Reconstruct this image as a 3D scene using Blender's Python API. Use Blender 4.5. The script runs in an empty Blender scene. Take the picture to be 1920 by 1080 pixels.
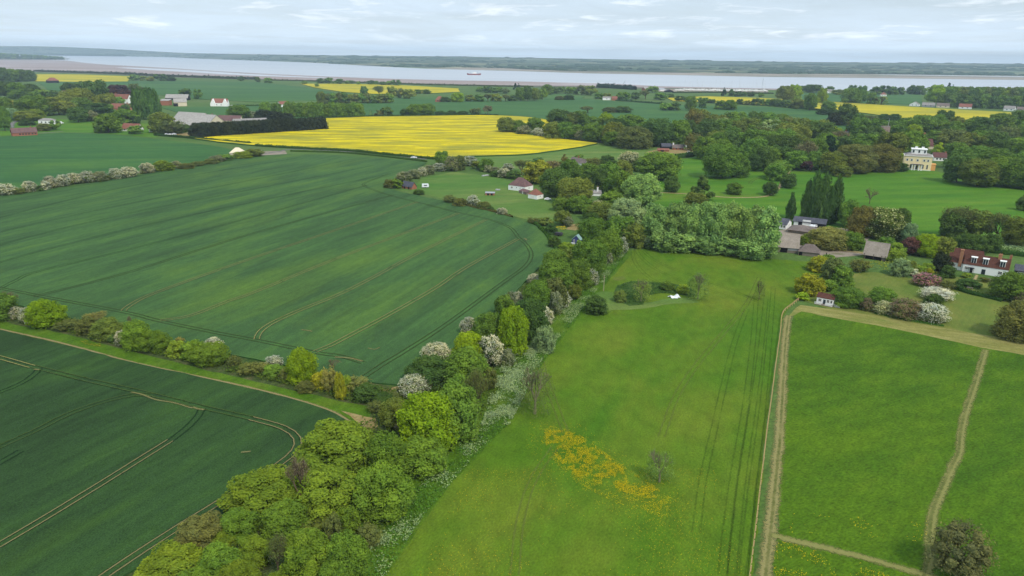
# Aerial view over farmland, an English estuary village and far shore. Everything is built as mesh code.
import bpy, math, random
import numpy as np
from mathutils import Vector, Matrix, noise as mnoise

SC = bpy.context.scene
COL = SC.collection
RNG = random.Random(7)
W0, H0, F = 1920.0, 1080.0, 1356.0
CAMH = 85.0
PITCH = math.atan((540 - 105.5) / F)
ROLL = math.radians(0.70)

# ------------------------------------------------------------------ camera
fw = Vector((0, math.cos(PITCH), -math.sin(PITCH)))
r0 = Vector((1, 0, 0))
u0 = r0.cross(fw)
Rv = (math.cos(ROLL) * r0 + math.sin(ROLL) * u0).normalized()
Uv = (-math.sin(ROLL) * r0 + math.cos(ROLL) * u0).normalized()
CAM = Vector((0, 0, CAMH))
cd = bpy.data.cameras.new('camera')
cam = bpy.data.objects.new('camera', cd)
COL.objects.link(cam)
cam.matrix_world = Matrix(((Rv.x, Uv.x, -fw.x, CAM.x), (Rv.y, Uv.y, -fw.y, CAM.y), (Rv.z, Uv.z, -fw.z, CAM.z), (0, 0, 0, 1)))
cd.sensor_width = 36.0
cd.lens = 36.0 * F / W0
cd.clip_start = 0.5
cd.clip_end = 120000
SC.camera = cam

def ray(px, py):
    return Rv * ((px - W0 / 2) / F) + Uv * (-(py - H0 / 2) / F) + fw

def G(px, py, z=0.0):
    """point of the ground (height z) seen at a pixel of the photograph"""
    d = ray(px, py)
    t = (z - CAMH) / d.z
    return CAM + d * t

def proj(p):
    q = Vector(p) - CAM
    d = q.dot(fw)
    return W0 / 2 + F * q.dot(Rv) / d, H0 / 2 - F * q.dot(Uv) / d

def depth(p):
    return (Vector(p) - CAM).dot(fw)

def height_at(P, py):
    """height above P whose image row is py"""
    q = Vector(P) - CAM
    k = (H0 / 2 - py) / F
    return (k * q.dot(fw) - q.dot(Uv)) / (Uv.z - k * fw.z)

# ------------------------------------------------------------------ scene graph helpers
def link(o, parent=None):
    COL.objects.link(o)
    if parent is not None:
        o.parent = parent
    return o

def tag(o, label=None, cat=None, group=None, kind=None):
    if label: o['label'] = label
    if cat: o['category'] = cat
    if group: o['group'] = group
    if kind: o['kind'] = kind
    return o

def empty(name, loc, rotz=0.0):
    o = bpy.data.objects.new(name, None)
    o.location = loc
    o.rotation_euler = (0, 0, rotz)
    o.empty_display_size = 0.5
    return link(o)

def mesh_obj(name, verts, faces, mats, parent=None, midx=None, smooth=False):
    me = bpy.data.meshes.new(name)
    me.from_pydata([tuple(v) for v in verts], [], faces)
    for m in (mats if isinstance(mats, (list, tuple)) else [mats]):
        me.materials.append(m)
    if midx is not None:
        me.polygons.foreach_set('material_index', midx)
    if smooth:
        me.polygons.foreach_set('use_smooth', [True] * len(me.polygons))
    me.update()
    return link(bpy.data.objects.new(name, me), parent)

class MB:
    """collects boxes, prisms and tubes into ONE mesh"""
    def __init__(self):
        self.v = []; self.f = []; self.m = []
    def poly(self, vs, fs, mi=0):
        b = len(self.v)
        self.v += [tuple(x) for x in vs]
        self.f += [tuple(i + b for i in f) for f in fs]
        self.m += [mi] * len(fs)
    def box(self, x0, x1, y0, y1, z0, z1, mi=0):
        vs = [(x, y, z) for z in (z0, z1) for y in (y0, y1) for x in (x0, x1)]
        self.poly(vs, [(0, 2, 3, 1), (4, 5, 7, 6), (0, 1, 5, 4), (2, 6, 7, 3), (0, 4, 6, 2), (1, 3, 7, 5)], mi)
    def tube(self, a, b, ra, rb, n=6, mi=0, caps=True):
        a = Vector(a); b = Vector(b)
        d = (b - a)
        if d.length < 1e-6: return
        d.normalize()
        s = d.cross(Vector((0, 0, 1)))
        if s.length < 1e-3: s = Vector((1, 0, 0))
        s.normalize(); t = d.cross(s)
        vs = []
        for p, r in ((a, ra), (b, rb)):
            for k in range(n):
                an = 2 * math.pi * k / n
                vs.append(p + (s * math.cos(an) + t * math.sin(an)) * r)
        fs = [(k, (k + 1) % n, n + (k + 1) % n, n + k) for k in range(n)]
        if caps:
            fs += [tuple(range(n - 1, -1, -1)), tuple(range(n, 2 * n))]
        self.poly(vs, fs, mi)
    def build(self, name, mats, parent=None, smooth=False):
        return mesh_obj(name, self.v, self.f, mats, parent, self.m, smooth)

# ------------------------------------------------------------------ materials
def lin(c):
    out = []
    for x in c[:3]:
        x = x / 255.0
        out.append(x / 12.92 if x <= 0.04045 else ((x + 0.055) / 1.055) ** 2.4)
    return tuple(out)

FIELD_GAIN = 0.72
def flin(c):
    return tuple(x * FIELD_GAIN for x in lin(c))

def new_mat(name):
    m = bpy.data.materials.new(name)
    m.use_nodes = True
    nt = m.node_tree
    nt.nodes.clear()
    out = nt.nodes.new('ShaderNodeOutputMaterial')
    return m, nt, out

class NT:
    """small helper to wire nodes"""
    def __init__(self, nt): self.nt = nt
    def n(self, t, **kw):
        nd = self.nt.nodes.new(t)
        for k, v in kw.items():
            if k in nd.inputs.keys() if isinstance(k, str) else False:
                nd.inputs[k].default_value = v
            else:
                setattr(nd, k, v)
        return nd
    def set(self, nd, **kw):
        for k, v in kw.items():
            nd.inputs[k.replace('_', ' ')].default_value = v
        return nd
    def l(self, a, b): self.nt.links.new(a, b)
    def noise(self, vec, scale, detail=4.0, rough=0.55, dist=0.0):
        nd = self.nt.nodes.new('ShaderNodeTexNoise')
        nd.inputs['Scale'].default_value = scale
        nd.inputs['Detail'].default_value = detail
        nd.inputs['Roughness'].default_value = rough
        nd.inputs['Distortion'].default_value = dist
        if vec is not None: self.l(vec, nd.inputs['Vector'])
        return nd.outputs['Fac']
    def ramp(self, fac, stops):
        nd = self.nt.nodes.new('ShaderNodeValToRGB')
        el = nd.color_ramp.elements
        nd.color_ramp.interpolation = 'LINEAR'
        while len(el) < len(stops): el.new(0.5)
        for e, (p, c) in zip(el, stops):
            e.position = p
            e.color = (c[0], c[1], c[2], 1) if isinstance(c, (tuple, list)) else (c, c, c, 1)
        self.l(fac, nd.inputs['Fac'])
        return nd.outputs['Color']
    def mix(self, fac, a, b, mode='MIX'):
        nd = self.nt.nodes.new('ShaderNodeMix')
        nd.data_type = 'RGBA'; nd.blend_type = mode
        for sock, val in ((nd.inputs[0], fac), (nd.inputs[6], a), (nd.inputs[7], b)):
            if hasattr(val, 'is_output'): self.l(val, sock)
            elif isinstance(val, (tuple, list)): sock.default_value = (val[0], val[1], val[2], 1)
            else: sock.default_value = val
        return nd.outputs[2]
    def math(self, op, a, b=None, clamp=False):
        nd = self.nt.nodes.new('ShaderNodeMath')
        nd.operation = op; nd.use_clamp = clamp
        for k, val in enumerate((a, b)):
            if val is None: continue
            if hasattr(val, 'is_output'): self.l(val, nd.inputs[k])
            else: nd.inputs[k].default_value = val
        return nd.outputs[0]
    def pos(self, rot=0.0, scale=(1, 1, 1)):
        tc = self.nt.nodes.new('ShaderNodeTexCoord')
        mp = self.nt.nodes.new('ShaderNodeMapping')
        mp.inputs['Rotation'].default_value = (0, 0, rot)
        mp.vector_type = 'TEXTURE'      # rotate first, then stretch along the rotated axes
        mp.inputs['Scale'].default_value = tuple(1.0 / q for q in scale)
        self.l(tc.outputs['Object'], mp.inputs['Vector'])
        return mp.outputs['Vector']
    def principled(self, color, rough=0.9, spec=0.15, bump=None, bump_str=0.3, bump_dist=0.3):
        p = self.nt.nodes.new('ShaderNodeBsdfPrincipled')
        if hasattr(color, 'is_output'): self.l(color, p.inputs['Base Color'])
        else: p.inputs['Base Color'].default_value = (*color, 1)
        p.inputs['Roughness'].default_value = rough
        p.inputs['Specular IOR Level'].default_value = spec
        if bump is not None:
            b = self.nt.nodes.new('ShaderNodeBump')
            b.inputs['Strength'].default_value = bump_str
            b.inputs['Distance'].default_value = bump_dist
            self.l(bump, b.inputs['Height'])
            self.l(b.outputs['Normal'], p.inputs['Normal'])
        return p

MATS = {}
def simple(name, rgb, rough=0.85, spec=0.2, var=0.25, scale=1.5, bump=0.0):
    """solid colour with a soft weathering noise"""
    if name in MATS: return MATS[name]
    m, nt, out = new_mat(name); t = NT(nt)
    c = lin(rgb)
    nz = t.noise(t.pos(), scale, 5, 0.6)
    col = t.ramp(nz, [(0.25, tuple(x * (1 - var) for x in c)), (0.75, tuple(min(1, x * (1 + var)) for x in c))])
    p = t.principled(col, rough, spec, nz if bump else None, bump, 0.1)
    t.l(p.outputs[0], out.inputs[0])
    MATS[name] = m
    return m

def roof_mat(name, a, b, tile=0.3, moss=None):
    m, nt, out = new_mat(name); t = NT(nt)
    big = t.noise(t.pos(), 0.35, 5, 0.65)
    fine = t.noise(t.pos(0, (1, 1, 3)), 1.0 / tile, 2, 0.6)
    col = t.ramp(big, [(0.3, lin(a)), (0.7, lin(b))])
    f2 = t.ramp(fine, [(0.3, 0.55), (0.7, 1.25)])
    col = t.mix(1.0, col, f2, 'MULTIPLY')
    if moss:
        mz = t.noise(t.pos(), 0.9, 4, 0.7)
        mk = t.ramp(mz, [(0.55, 0.0), (0.7, 0.7)])
        col = t.mix(mk, col, lin(moss))
    p = t.principled(col, 0.9, 0.15, fine, 0.4, 0.08)
    t.l(p.outputs[0], out.inputs[0])
    return m

def field_mat(name, stops, rot=0.0, stretch=(0.02, 0.08, 1), patch=0.006, patch_col=None, patch_lo=0.55, patch_hi=0.7,
              fine=2.0, fine_amt=0.35, bump=0.5, bump_dist=0.3, mid=0.25, mid_amt=0.25, row=0.0, row_gap=1.0, speck=None, drill=0.0):
    """grassland or crop: streaks along rot, patches, fine leaf noise"""
    m, nt, out = new_mat(name); t = NT(nt)
    streak = t.noise(t.pos(rot, stretch), 1.0, 5, 0.6)
    col = t.ramp(streak, [(p, flin(c)) for p, c in stops])
    if patch_col:
        pz = t.noise(t.pos(rot, (patch * 0.6, patch * 1.6, patch)), 1.0, 5, 0.62, 0.4)
        pk = t.ramp(pz, [(patch_lo, 0.0), (patch_hi, 1.0)])
        col = t.mix(pk, col, flin(patch_col))
    md = t.noise(t.pos(rot + 0.3, (mid, mid * 1.7, mid)), 1.0, 4, 0.65, 0.3)
    col = t.mix(1.0, col, t.ramp(md, [(0.25, 1 - mid_amt), (0.75, 1 + mid_amt)]), 'MULTIPLY')
    fn = t.noise(t.pos(rot, (1, 1.6, 1)), fine, 3, 0.7)
    col = t.mix(1.0, col, t.ramp(fn, [(0.3, 1 - fine_amt), (0.7, 1 + fine_amt)]), 'MULTIPLY')
    if drill:
        dz = t.noise(t.pos(rot, (0.02, 0.55, 1)), 1.0, 3, 0.7)
        col = t.mix(1.0, col, t.ramp(dz, [(0.3, 1 - drill), (0.7, 1 + drill)]), 'MULTIPLY')
    if row:
        wv = nt.nodes.new('ShaderNodeTexWave')
        wv.inputs['Scale'].default_value = 0.314 / row_gap
        wv.inputs['Distortion'].default_value = 1.2
        wv.inputs['Detail'].default_value = 2
        t.l(t.pos(rot + math.pi / 2), wv.inputs['Vector'])
        col = t.mix(1.0, col, t.ramp(wv.outputs['Fac'], [(0.0, 1 - row), (1.0, 1 + row)]), 'MULTIPLY')
    if speck:
        sz = t.noise(t.pos(), speck[1], 2, 0.5)
        sk = t.ramp(sz, [(speck[2], 0.0), (speck[2] + 0.06, 1.0)])
        reg = t.ramp(t.noise(t.pos(), speck[3], 3, 0.6), [(0.45, 0.0), (0.6, 1.0)])
        col = t.mix(t.math('MULTIPLY', sk, reg), col, lin(speck[0]))
    p = t.principled(col, 0.95, 0.08, fn, bump, bump_dist)
    t.l(p.outputs[0], out.inputs[0])
    return m

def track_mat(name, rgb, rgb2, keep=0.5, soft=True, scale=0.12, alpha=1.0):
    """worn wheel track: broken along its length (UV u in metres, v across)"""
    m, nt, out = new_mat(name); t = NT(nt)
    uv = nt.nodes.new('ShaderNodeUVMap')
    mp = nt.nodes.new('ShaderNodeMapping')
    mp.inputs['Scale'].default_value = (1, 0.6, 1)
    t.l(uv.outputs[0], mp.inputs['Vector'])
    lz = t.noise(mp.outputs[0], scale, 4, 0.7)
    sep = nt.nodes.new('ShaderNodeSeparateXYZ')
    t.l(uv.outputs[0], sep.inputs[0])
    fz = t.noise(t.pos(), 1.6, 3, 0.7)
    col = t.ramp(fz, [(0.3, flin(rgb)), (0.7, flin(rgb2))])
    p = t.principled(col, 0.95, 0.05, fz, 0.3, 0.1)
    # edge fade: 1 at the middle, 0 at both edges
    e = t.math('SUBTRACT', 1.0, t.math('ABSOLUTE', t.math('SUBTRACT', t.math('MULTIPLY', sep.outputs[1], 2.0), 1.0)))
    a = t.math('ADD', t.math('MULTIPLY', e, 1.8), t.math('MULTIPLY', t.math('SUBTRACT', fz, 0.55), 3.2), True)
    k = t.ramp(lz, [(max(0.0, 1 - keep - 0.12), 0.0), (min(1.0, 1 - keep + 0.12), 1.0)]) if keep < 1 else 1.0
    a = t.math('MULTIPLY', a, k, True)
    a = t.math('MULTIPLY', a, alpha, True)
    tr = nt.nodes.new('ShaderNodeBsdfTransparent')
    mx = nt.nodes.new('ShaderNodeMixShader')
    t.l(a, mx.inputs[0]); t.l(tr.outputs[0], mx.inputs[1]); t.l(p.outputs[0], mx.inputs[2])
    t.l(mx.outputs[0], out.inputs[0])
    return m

def leaf_mat(name, use_obj=True, fixed=None, trans=0.22, vary=0.45):
    """leaf clumps: the object's own colour, varied leaf by leaf"""
    m, nt, out = new_mat(name); t = NT(nt)
    if use_obj:
        oi = nt.nodes.new('ShaderNodeObjectInfo')
        base = oi.outputs['Color']
    else:
        rgb = nt.nodes.new('ShaderNodeRGB'); rgb.outputs[0].default_value = (*lin(fixed), 1)
        base = rgb.outputs[0]
    at = nt.nodes.new('ShaderNodeAttribute'); at.attribute_name = 'leafvar'
    v = at.outputs['Fac']
    warm = t.mix(1.0, base, (1.38, 1.24, 0.85), 'MULTIPLY')
    cool = t.mix(1.0, base, (0.66, 0.72, 0.72), 'MULTIPLY')
    col = t.mix(v, cool, warm)
    nz = t.noise(t.pos(), 3.1, 2, 0.6)
    col = t.mix(1.0, col, t.ramp(nz, [(0.3, 1 - vary * 0.5), (0.7, 1 + vary * 0.5)]), 'MULTIPLY')
    d = nt.nodes.new('ShaderNodeBsdfDiffuse'); t.l(col, d.inputs['Color'])
    tl = nt.nodes.new('ShaderNodeBsdfTranslucent'); t.l(col, tl.inputs['Color'])
    mx = nt.nodes.new('ShaderNodeMixShader'); mx.inputs[0].default_value = trans
    t.l(d.outputs[0], mx.inputs[1]); t.l(tl.outputs[0], mx.inputs[2])
    t.l(mx.outputs[0], out.inputs[0])
    return m

# ------------------------------------------------------------------ light
SUN_EL, SUN_AZ = math.radians(50), math.radians(146)   # from the right, slightly behind; azimuth from +Y towards +X
w = bpy.data.worlds.new('World'); SC.world = w; w.use_nodes = True
nt = w.node_tree; nt.nodes.clear(); t = NT(nt)
sky = nt.nodes.new('ShaderNodeTexSky'); sky.sky_type = 'NISHITA'; sky.sun_disc = False
sky.sun_elevation = SUN_EL; sky.sun_rotation = SUN_AZ; sky.air_density = 1.0; sky.dust_density = 1.0; sky.altitude = 60
tc = nt.nodes.new('ShaderNodeTexCoord')
sep = nt.nodes.new('ShaderNodeSeparateXYZ'); t.l(tc.outputs['Generated'], sep.inputs[0])
# thin cloud sheet: flat streaks low over the horizon, broken cloud overhead with added brightness
el = t.math('MAXIMUM', sep.outputs[2], 0.0)
den = t.math('ADD', el, 0.04)
cx = t.math('DIVIDE', sep.outputs[0], den); cy = t.math('DIVIDE', sep.outputs[1], den)
cmb = nt.nodes.new('ShaderNodeCombineXYZ'); t.l(cx, cmb.inputs[0]); t.l(cy, cmb.inputs[1])
n1 = t.noise(cmb.outputs[0], 0.20, 7, 0.62, 0.4)
veil = t.ramp(n1, [(0.34, 0.62), (0.64, 0.96)])
skyc = t.mix(veil, sky.outputs[0], (8.6, 10.3, 12.0))
low = nt.nodes.new('ShaderNodeCombineXYZ')
t.l(t.math('MULTIPLY', sep.outputs[0], 13.0), low.inputs[0]); t.l(t.math('MULTIPLY', sep.outputs[2], 80.0), low.inputs[1]); low.inputs[2].default_value = 4.3
puff = t.ramp(t.noise(low.outputs[0], 1.0, 6, 0.62, 0.4), [(0.54, 0.0), (0.70, 0.75)])
band = t.ramp(el, [(0.012, 0.0), (0.03, 1.0), (0.30, 0.2)])
skyc = t.mix(t.math('MULTIPLY', puff, band), skyc, (12.6, 13.4, 14.2))
shade = t.ramp(t.noise(low.outputs[0], 0.45, 5, 0.6, 0.8), [(0.45, 1.0), (0.75, 0.90)])
skyc = t.mix(1.0, skyc, shade, 'MULTIPLY')
high = t.ramp(el, [(0.0, 1.22), (0.045, 1.04), (0.09, 1.0), (0.30, 1.25), (1.0, 1.3)])  # sky gain by elevation: added overhead, out of view, to lift haze and shadows
skyc = t.mix(1.0, skyc, high, 'MULTIPLY')
bg = nt.nodes.new('ShaderNodeBackground'); bg.inputs['Strength'].default_value = 0.076
wo = nt.nodes.new('ShaderNodeOutputWorld')
t.l(skyc, bg.inputs['Color']); t.l(bg.outputs[0], wo.inputs[0])

sl = bpy.data.lights.new('sun', 'SUN'); sl.energy = 2.4; sl.angle = math.radians(4); sl.color = (1.0, 0.95, 0.87)
so = bpy.data.objects.new('sun', sl); link(so)
sd = Vector((math.sin(SUN_AZ) * math.cos(SUN_EL), math.cos(SUN_AZ) * math.cos(SUN_EL), math.sin(SUN_EL)))
so.rotation_euler = sd.to_track_quat('Z', 'Y').to_euler()
so.location = (300, 300, 600)

SC.view_settings.view_transform = 'Standard'
SC.view_settings.look = 'None'
SC.view_settings.exposure = 0.22
SC.view_settings.gamma = 1.0
SC.view_settings.use_curve_mapping = False
cy_ = SC.cycles
cy_.max_bounces = 6; cy_.diffuse_bounces = 3; cy_.glossy_bounces = 2; cy_.transmission_bounces = 3; cy_.transparent_max_bounces = 12
cy_.volume_bounces = 0
cy_.use_denoising = True
# ------------------------------------------------------------------ ground, fields, water
def resample(pts, step):
    out = []
    for a, b in zip(pts[:-1], pts[1:]):
        n = max(1, int((b - a).length / step))
        for k in range(n): out.append(a.lerp(b, k / n))
    out.append(pts[-1])
    return out

def catmull(pts, step):
    if len(pts) < 3: return resample(pts, step)
    P = [pts[0] * 2 - pts[1]] + list(pts) + [pts[-1] * 2 - pts[-2]]
    out = []
    for i in range(1, len(P) - 2):
        a, b, c, d = P[i - 1], P[i], P[i + 1], P[i + 2]
        n = max(1, int((c - b).length / step))
        for k in range(n):
            s = k / n
            out.append(0.5 * ((2 * b) + (c - a) * s + (2 * a - 5 * b + 4 * c - d) * s * s + (3 * b - a - 3 * c + d) * s ** 3))
    out.append(P[-2])
    return out

def area_xy(p):
    return 0.5 * sum(a.x * b.y - b.x * a.y for a, b in zip(p, p[1:] + p[:1]))

LIFT = 0.0
def sheet(name, px, mat, z=0.02, thick=0.0, side=None, jitter=0.35, kind='structure', smooth=False, zpix=0.0):
    """a field: polygon given where its corners stand, edges broken up, with real crop thickness"""
    pts = [G(x, y, zpix) for x, y in px]
    pts.append(pts[0])
    near = min(depth(p) for p in pts)
    step = 3.0 if near < 400 else 9.0 if near < 900 else 40
    q = (catmull(pts, step) if smooth else resample(pts, step))[:-1]
    r = []
    for i, p in enumerate(q):
        d = depth(p) if depth(p) > 50 else 50
        j = jitter * (1 + d / 900)
        r.append(Vector((p.x + j * (mnoise.noise((p.x * .13, p.y * .13, 1.7)) + .6 * RNG.uniform(-1, 1)),
                         p.y + j * (mnoise.noise((p.x * .13, p.y * .13, 7.7)) + .6 * RNG.uniform(-1, 1)), z + thick)))
    if area_xy(r) < 0: r.reverse()
    global LIFT
    LIFT += 0.0007
    for p in r: p.z += LIFT
    n = len(r)
    vs = list(r); fs = [tuple(range(n))]; mi = [0]
    mats = [mat]
    if thick > 0:
        vs += [Vector((p.x, p.y, 0.0)) for p in r]
        fs += [(k, n + k, n + (k + 1) % n, (k + 1) % n) for k in range(n)]
        mi += [1] * n
        mats.append(side or mat)
    o = mesh_obj(name, vs, fs, mats, None, mi)
    return tag(o, kind=kind)

def strip_into(mb, uvs, pts, width, z, wob=0.0):
    """ribbon along ground points; uv = metres along, 0..1 across"""
    n = len(pts); s = 0.0
    vs = []
    for i, p in enumerate(pts):
        a = pts[max(0, i - 1)]; b = pts[min(n - 1, i + 1)]
        d = (b - a); d.z = 0
        if d.length < 1e-6: d = Vector((1, 0, 0))
        d.normalize(); nn = Vector((-d.y, d.x, 0))
        if i: s += (p - pts[i - 1]).length
        wl = width * (1 + wob * mnoise.noise((p.x * .2, p.y * .2, 3.1)))
        wr = width * (1 + wob * mnoise.noise((p.x * .2, p.y * .2, 9.1)))
        L = p + nn * wl / 2; R = p - nn * wr / 2
        vs += [(L.x, L.y, z), (R.x, R.y, z)]
        uvs.append((s, 0.0)); uvs.append((s, 1.0))
    mb.poly(vs, [(2 * k, 2 * k + 1, 2 * k + 3, 2 * k + 2) for k in range(n - 1)], 0)

SLIFT = 0.0
def strips(name, paths, mat, parent=None):
    """paths: list of (points, width, z)"""
    global SLIFT
    mb = MB(); uvs = []
    for pts, wd, z in paths:
        SLIFT += 0.0006
        strip_into(mb, uvs, pts, wd, z + SLIFT, 0.25)
    o = mb.build(name, mat, parent)
    ul = o.data.uv_layers.new(name='UVMap')
    for lp in o.data.loops: ul.data[lp.index].uv = uvs[lp.vertex_index]
    return o

def gpath(px, step=2.0, z=0.0, smooth=True):
    pts = [G(x, y, z) for x, y in px]
    return catmull(pts, step) if smooth else resample(pts, step)

def offset(pts, d):
    out = []
    n = len(pts)
    for i, p in enumerate(pts):
        a = pts[max(0, i - 1)]; b = pts[min(n - 1, i + 1)]
        t_ = b - a; t_.normalize()
        out.append(Vector((p.x - t_.y * d, p.y + t_.x * d, p.z)))
    return out

# direction of the tramlines of the main wheat field
a_ = G(505, 610); b_ = G(910, 412)
TRAM = math.atan2(b_.y - a_.y, b_.x - a_.x)

M_GROUND = field_mat('rough_grassland', [(0.3, (74, 104, 46)), (0.5, (88, 116, 52)), (0.7, (100, 124, 62))], 0.4, (0.01, 0.02, 1), 0.004, (108, 116, 66), fine=0.8)
M_WHEAT = field_mat('wheat_crop', [(0.26, (59, 85, 47)), (0.45, (67, 99, 53)), (0.58, (75, 109, 55)), (0.74, (89, 121, 53))], TRAM, (0.018, 0.10, 1), 0.011, (95, 125, 47), 0.52, 0.74,
                    drill=0.13, fine=2.6, fine_amt=0.40, bump=0.6, bump_dist=0.25, mid=0.3, mid_amt=0.15)
M_WHEAT2 = field_mat('young_wheat_crop', [(0.26, (46, 69, 36)), (0.45, (52, 79, 40)), (0.58, (59, 89, 42)), (0.74, (70, 101, 42))], TRAM - 0.1, (0.02, 0.10, 1), 0.014, (76, 109, 38), 0.54, 0.76,
                    drill=0.15, fine=2.6, fine_amt=0.48, bump=0.7, bump_dist=0.25, mid=0.35, mid_amt=0.16)
M_WHEAT3 = field_mat('barley_crop', [(0.26, (53, 93, 48)), (0.5, (61, 105, 52)), (0.74, (77, 119, 52))], 0.15, (0.012, 0.09, 1), 0.01, (87, 125, 52), 0.52, 0.74,
                    fine=1.0, fine_amt=0.25, bump=0.4, mid=0.1, mid_amt=0.12)
M_FARWHEAT = field_mat('distant_wheat_crop', [(0.3, (63, 101, 52)), (0.5, (71, 111, 56)), (0.7, (81, 119, 58))], 0.1, (0.004, 0.02, 1), 0.003, (91, 125, 58), fine=0.3, fine_amt=0.12, mid=0.03, mid_amt=0.1)
M_STEM = simple('crop_stems', (52, 84, 40), 0.95, 0.05, 0.4, 3)
M_RAPE = field_mat('rapeseed_bloom', [(0.30, (150, 148, 44)), (0.46, (200, 182, 22)), (0.58, (236, 212, 10)), (0.8, (248, 224, 12))], 0.02, (0.016, 0.07, 1), 0.028, (158, 156, 54), 0.46, 0.68,
                   fine=0.8, fine_amt=0.28, bump=0.5, mid=0.12, mid_amt=0.16)
M_RAPE2 = field_mat('thin_rapeseed_bloom', [(0.22, (140, 146, 40)), (0.40, (186, 174, 34)), (0.60, (208, 190, 30)), (0.8, (216, 196, 44))], 0.02, (0.008, 0.03, 1), 0.006, (150, 154, 56), 0.50, 0.7,
                   fine=0.4, fine_amt=0.2, mid=0.05, mid_amt=0.15)
M_MEADOW = field_mat('hay_meadow', [(0.26, (76, 115, 19)), (0.42, (90, 123, 25)), (0.58, (108, 129, 33)), (0.76, (126, 133, 41))], 1.2, (0.02, 0.035, 1), 0.012, (70, 117, 19), 0.48, 0.7,
                     fine=1.6, fine_amt=0.3, bump=0.7, bump_dist=0.4, mid=0.16, mid_amt=0.22)
M_PADDOCK = field_mat('ungrazed_grass', [(0.26, (62, 97, 15)), (0.45, (76, 111, 19)), (0.6, (88, 121, 21)), (0.78, (102, 129, 27))], 0.5, (0.05, 0.12, 1), 0.02, (96, 127, 21), 0.5, 0.7,
                      fine=1.3, fine_amt=0.4, bump=0.8, bump_dist=0.6, mid=0.3, mid_amt=0.22)
M_PARK = field_mat('parkland_grass', [(0.26, (65, 113, 24)), (0.45, (79, 125, 28)), (0.6, (93, 133, 32)), (0.78, (115, 139, 40))], 0.15, (0.008, 0.05, 1), 0.008, (111, 135, 40), 0.52, 0.7,
                   fine=1.0, fine_amt=0.22, mid=0.07, mid_amt=0.14)
M_LAWN = field_mat('mown_lawn', [(0.26, (92, 116, 44)), (0.45, (112, 126, 52)), (0.6, (130, 132, 62)), (0.78, (148, 140, 76))], 0.9, (0.05, 0.06, 1), 0.02, (96, 120, 46), 0.48, 0.68,
                   fine=1.8, fine_amt=0.2, mid=0.2, mid_amt=0.12, row=0.03, row_gap=1.7)
M_PASTURE = field_mat('grazed_pasture', [(0.26, (84, 120, 50)), (0.5, (104, 130, 58)), (0.75, (130, 142, 74))], 0.2, (0.015, 0.05, 1), 0.01, (78, 122, 44), 0.5, 0.7, fine=1.0, fine_amt=0.22, mid=0.1, mid_amt=0.15)
M_VERGE = field_mat('lush_verge', [(0.26, (70, 107, 18)), (0.5, (86, 119, 26)), (0.75, (108, 131, 38))], 0.9, (0.05, 0.09, 1), 0.03, (60, 95, 14), fine=1.8, fine_amt=0.35, bump=0.8, mid=0.25, mid_amt=0.25)
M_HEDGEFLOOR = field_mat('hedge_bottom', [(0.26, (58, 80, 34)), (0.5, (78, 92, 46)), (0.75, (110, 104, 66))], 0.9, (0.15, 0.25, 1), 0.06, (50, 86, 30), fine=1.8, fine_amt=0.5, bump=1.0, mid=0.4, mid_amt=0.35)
M_MOWN = field_mat('mown_path_grass', [(0.26, (122, 126, 56)), (0.45, (140, 138, 72)), (0.6, (154, 148, 84)), (0.78, (170, 162, 102))], -0.4, (0.08, 0.4, 1), 0.06, (106, 126, 48), 0.55, 0.75, fine=2.2, fine_amt=0.28, bump=0.5, mid=0.5, mid_amt=0.16)
M_EARTH = field_mat('bare_earth', [(0.26, (136, 118, 70)), (0.5, (160, 140, 90)), (0.75, (180, 162, 112))], 0.3, (0.3, 0.4, 1), 0.1, (120, 118, 56), 0.6, 0.75, fine=2.2, fine_amt=0.25, bump=0.7, mid=0.6, mid_amt=0.2)
M_MUD = field_mat('tidal_mud', [(0.25, (154, 136, 128)), (0.5, (172, 154, 146)), (0.75, (184, 170, 166))], -0.02, (0.0006, 0.009, 1), 0.002, (194, 184, 184), 0.55, 0.7, fine=0.05, fine_amt=0.08, bump=0.0, mid=0.01, mid_amt=0.08)
M_FARMUD = field_mat('far_tidal_mud', [(0.25, (120, 116, 96)), (0.42, (150, 138, 122)), (0.58, (186, 168, 150)), (0.75, (196, 182, 168))], -0.02, (0.0008, 0.011, 1), 0.003, (112, 120, 90), 0.52, 0.62, fine=0.05, fine_amt=0.1, bump=0.0, mid=0.012, mid_amt=0.15)
M_SALT = field_mat('salt_marsh', [(0.25, (84, 88, 66)), (0.5, (104, 104, 80)), (0.75, (124, 116, 96))], -0.02, (0.0012, 0.012, 1), 0.003, (76, 92, 64), fine=0.06, fine_amt=0.15, bump=0.0, mid=0.012, mid_amt=0.15)
M_YARD = field_mat('gravel_yard', [(0.26, (138, 124, 108)), (0.5, (158, 144, 126)), (0.75, (176, 164, 148))], 0.3, (0.2, 0.2, 1), 0.1, (110, 118, 72), 0.58, 0.75, fine=2, fine_amt=0.15, mid=0.4, mid_amt=0.15)
M_NETTLE = field_mat('nettle_bed', [(0.26, (70, 100, 42)), (0.5, (82, 112, 48)), (0.75, (100, 122, 58))], 0.2, (0.2, 0.3, 1), 0.1, (62, 96, 40), fine=1.4, fine_amt=0.5, bump=1.2, bump_dist=0.8, mid=0.5, mid_amt=0.35)

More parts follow.
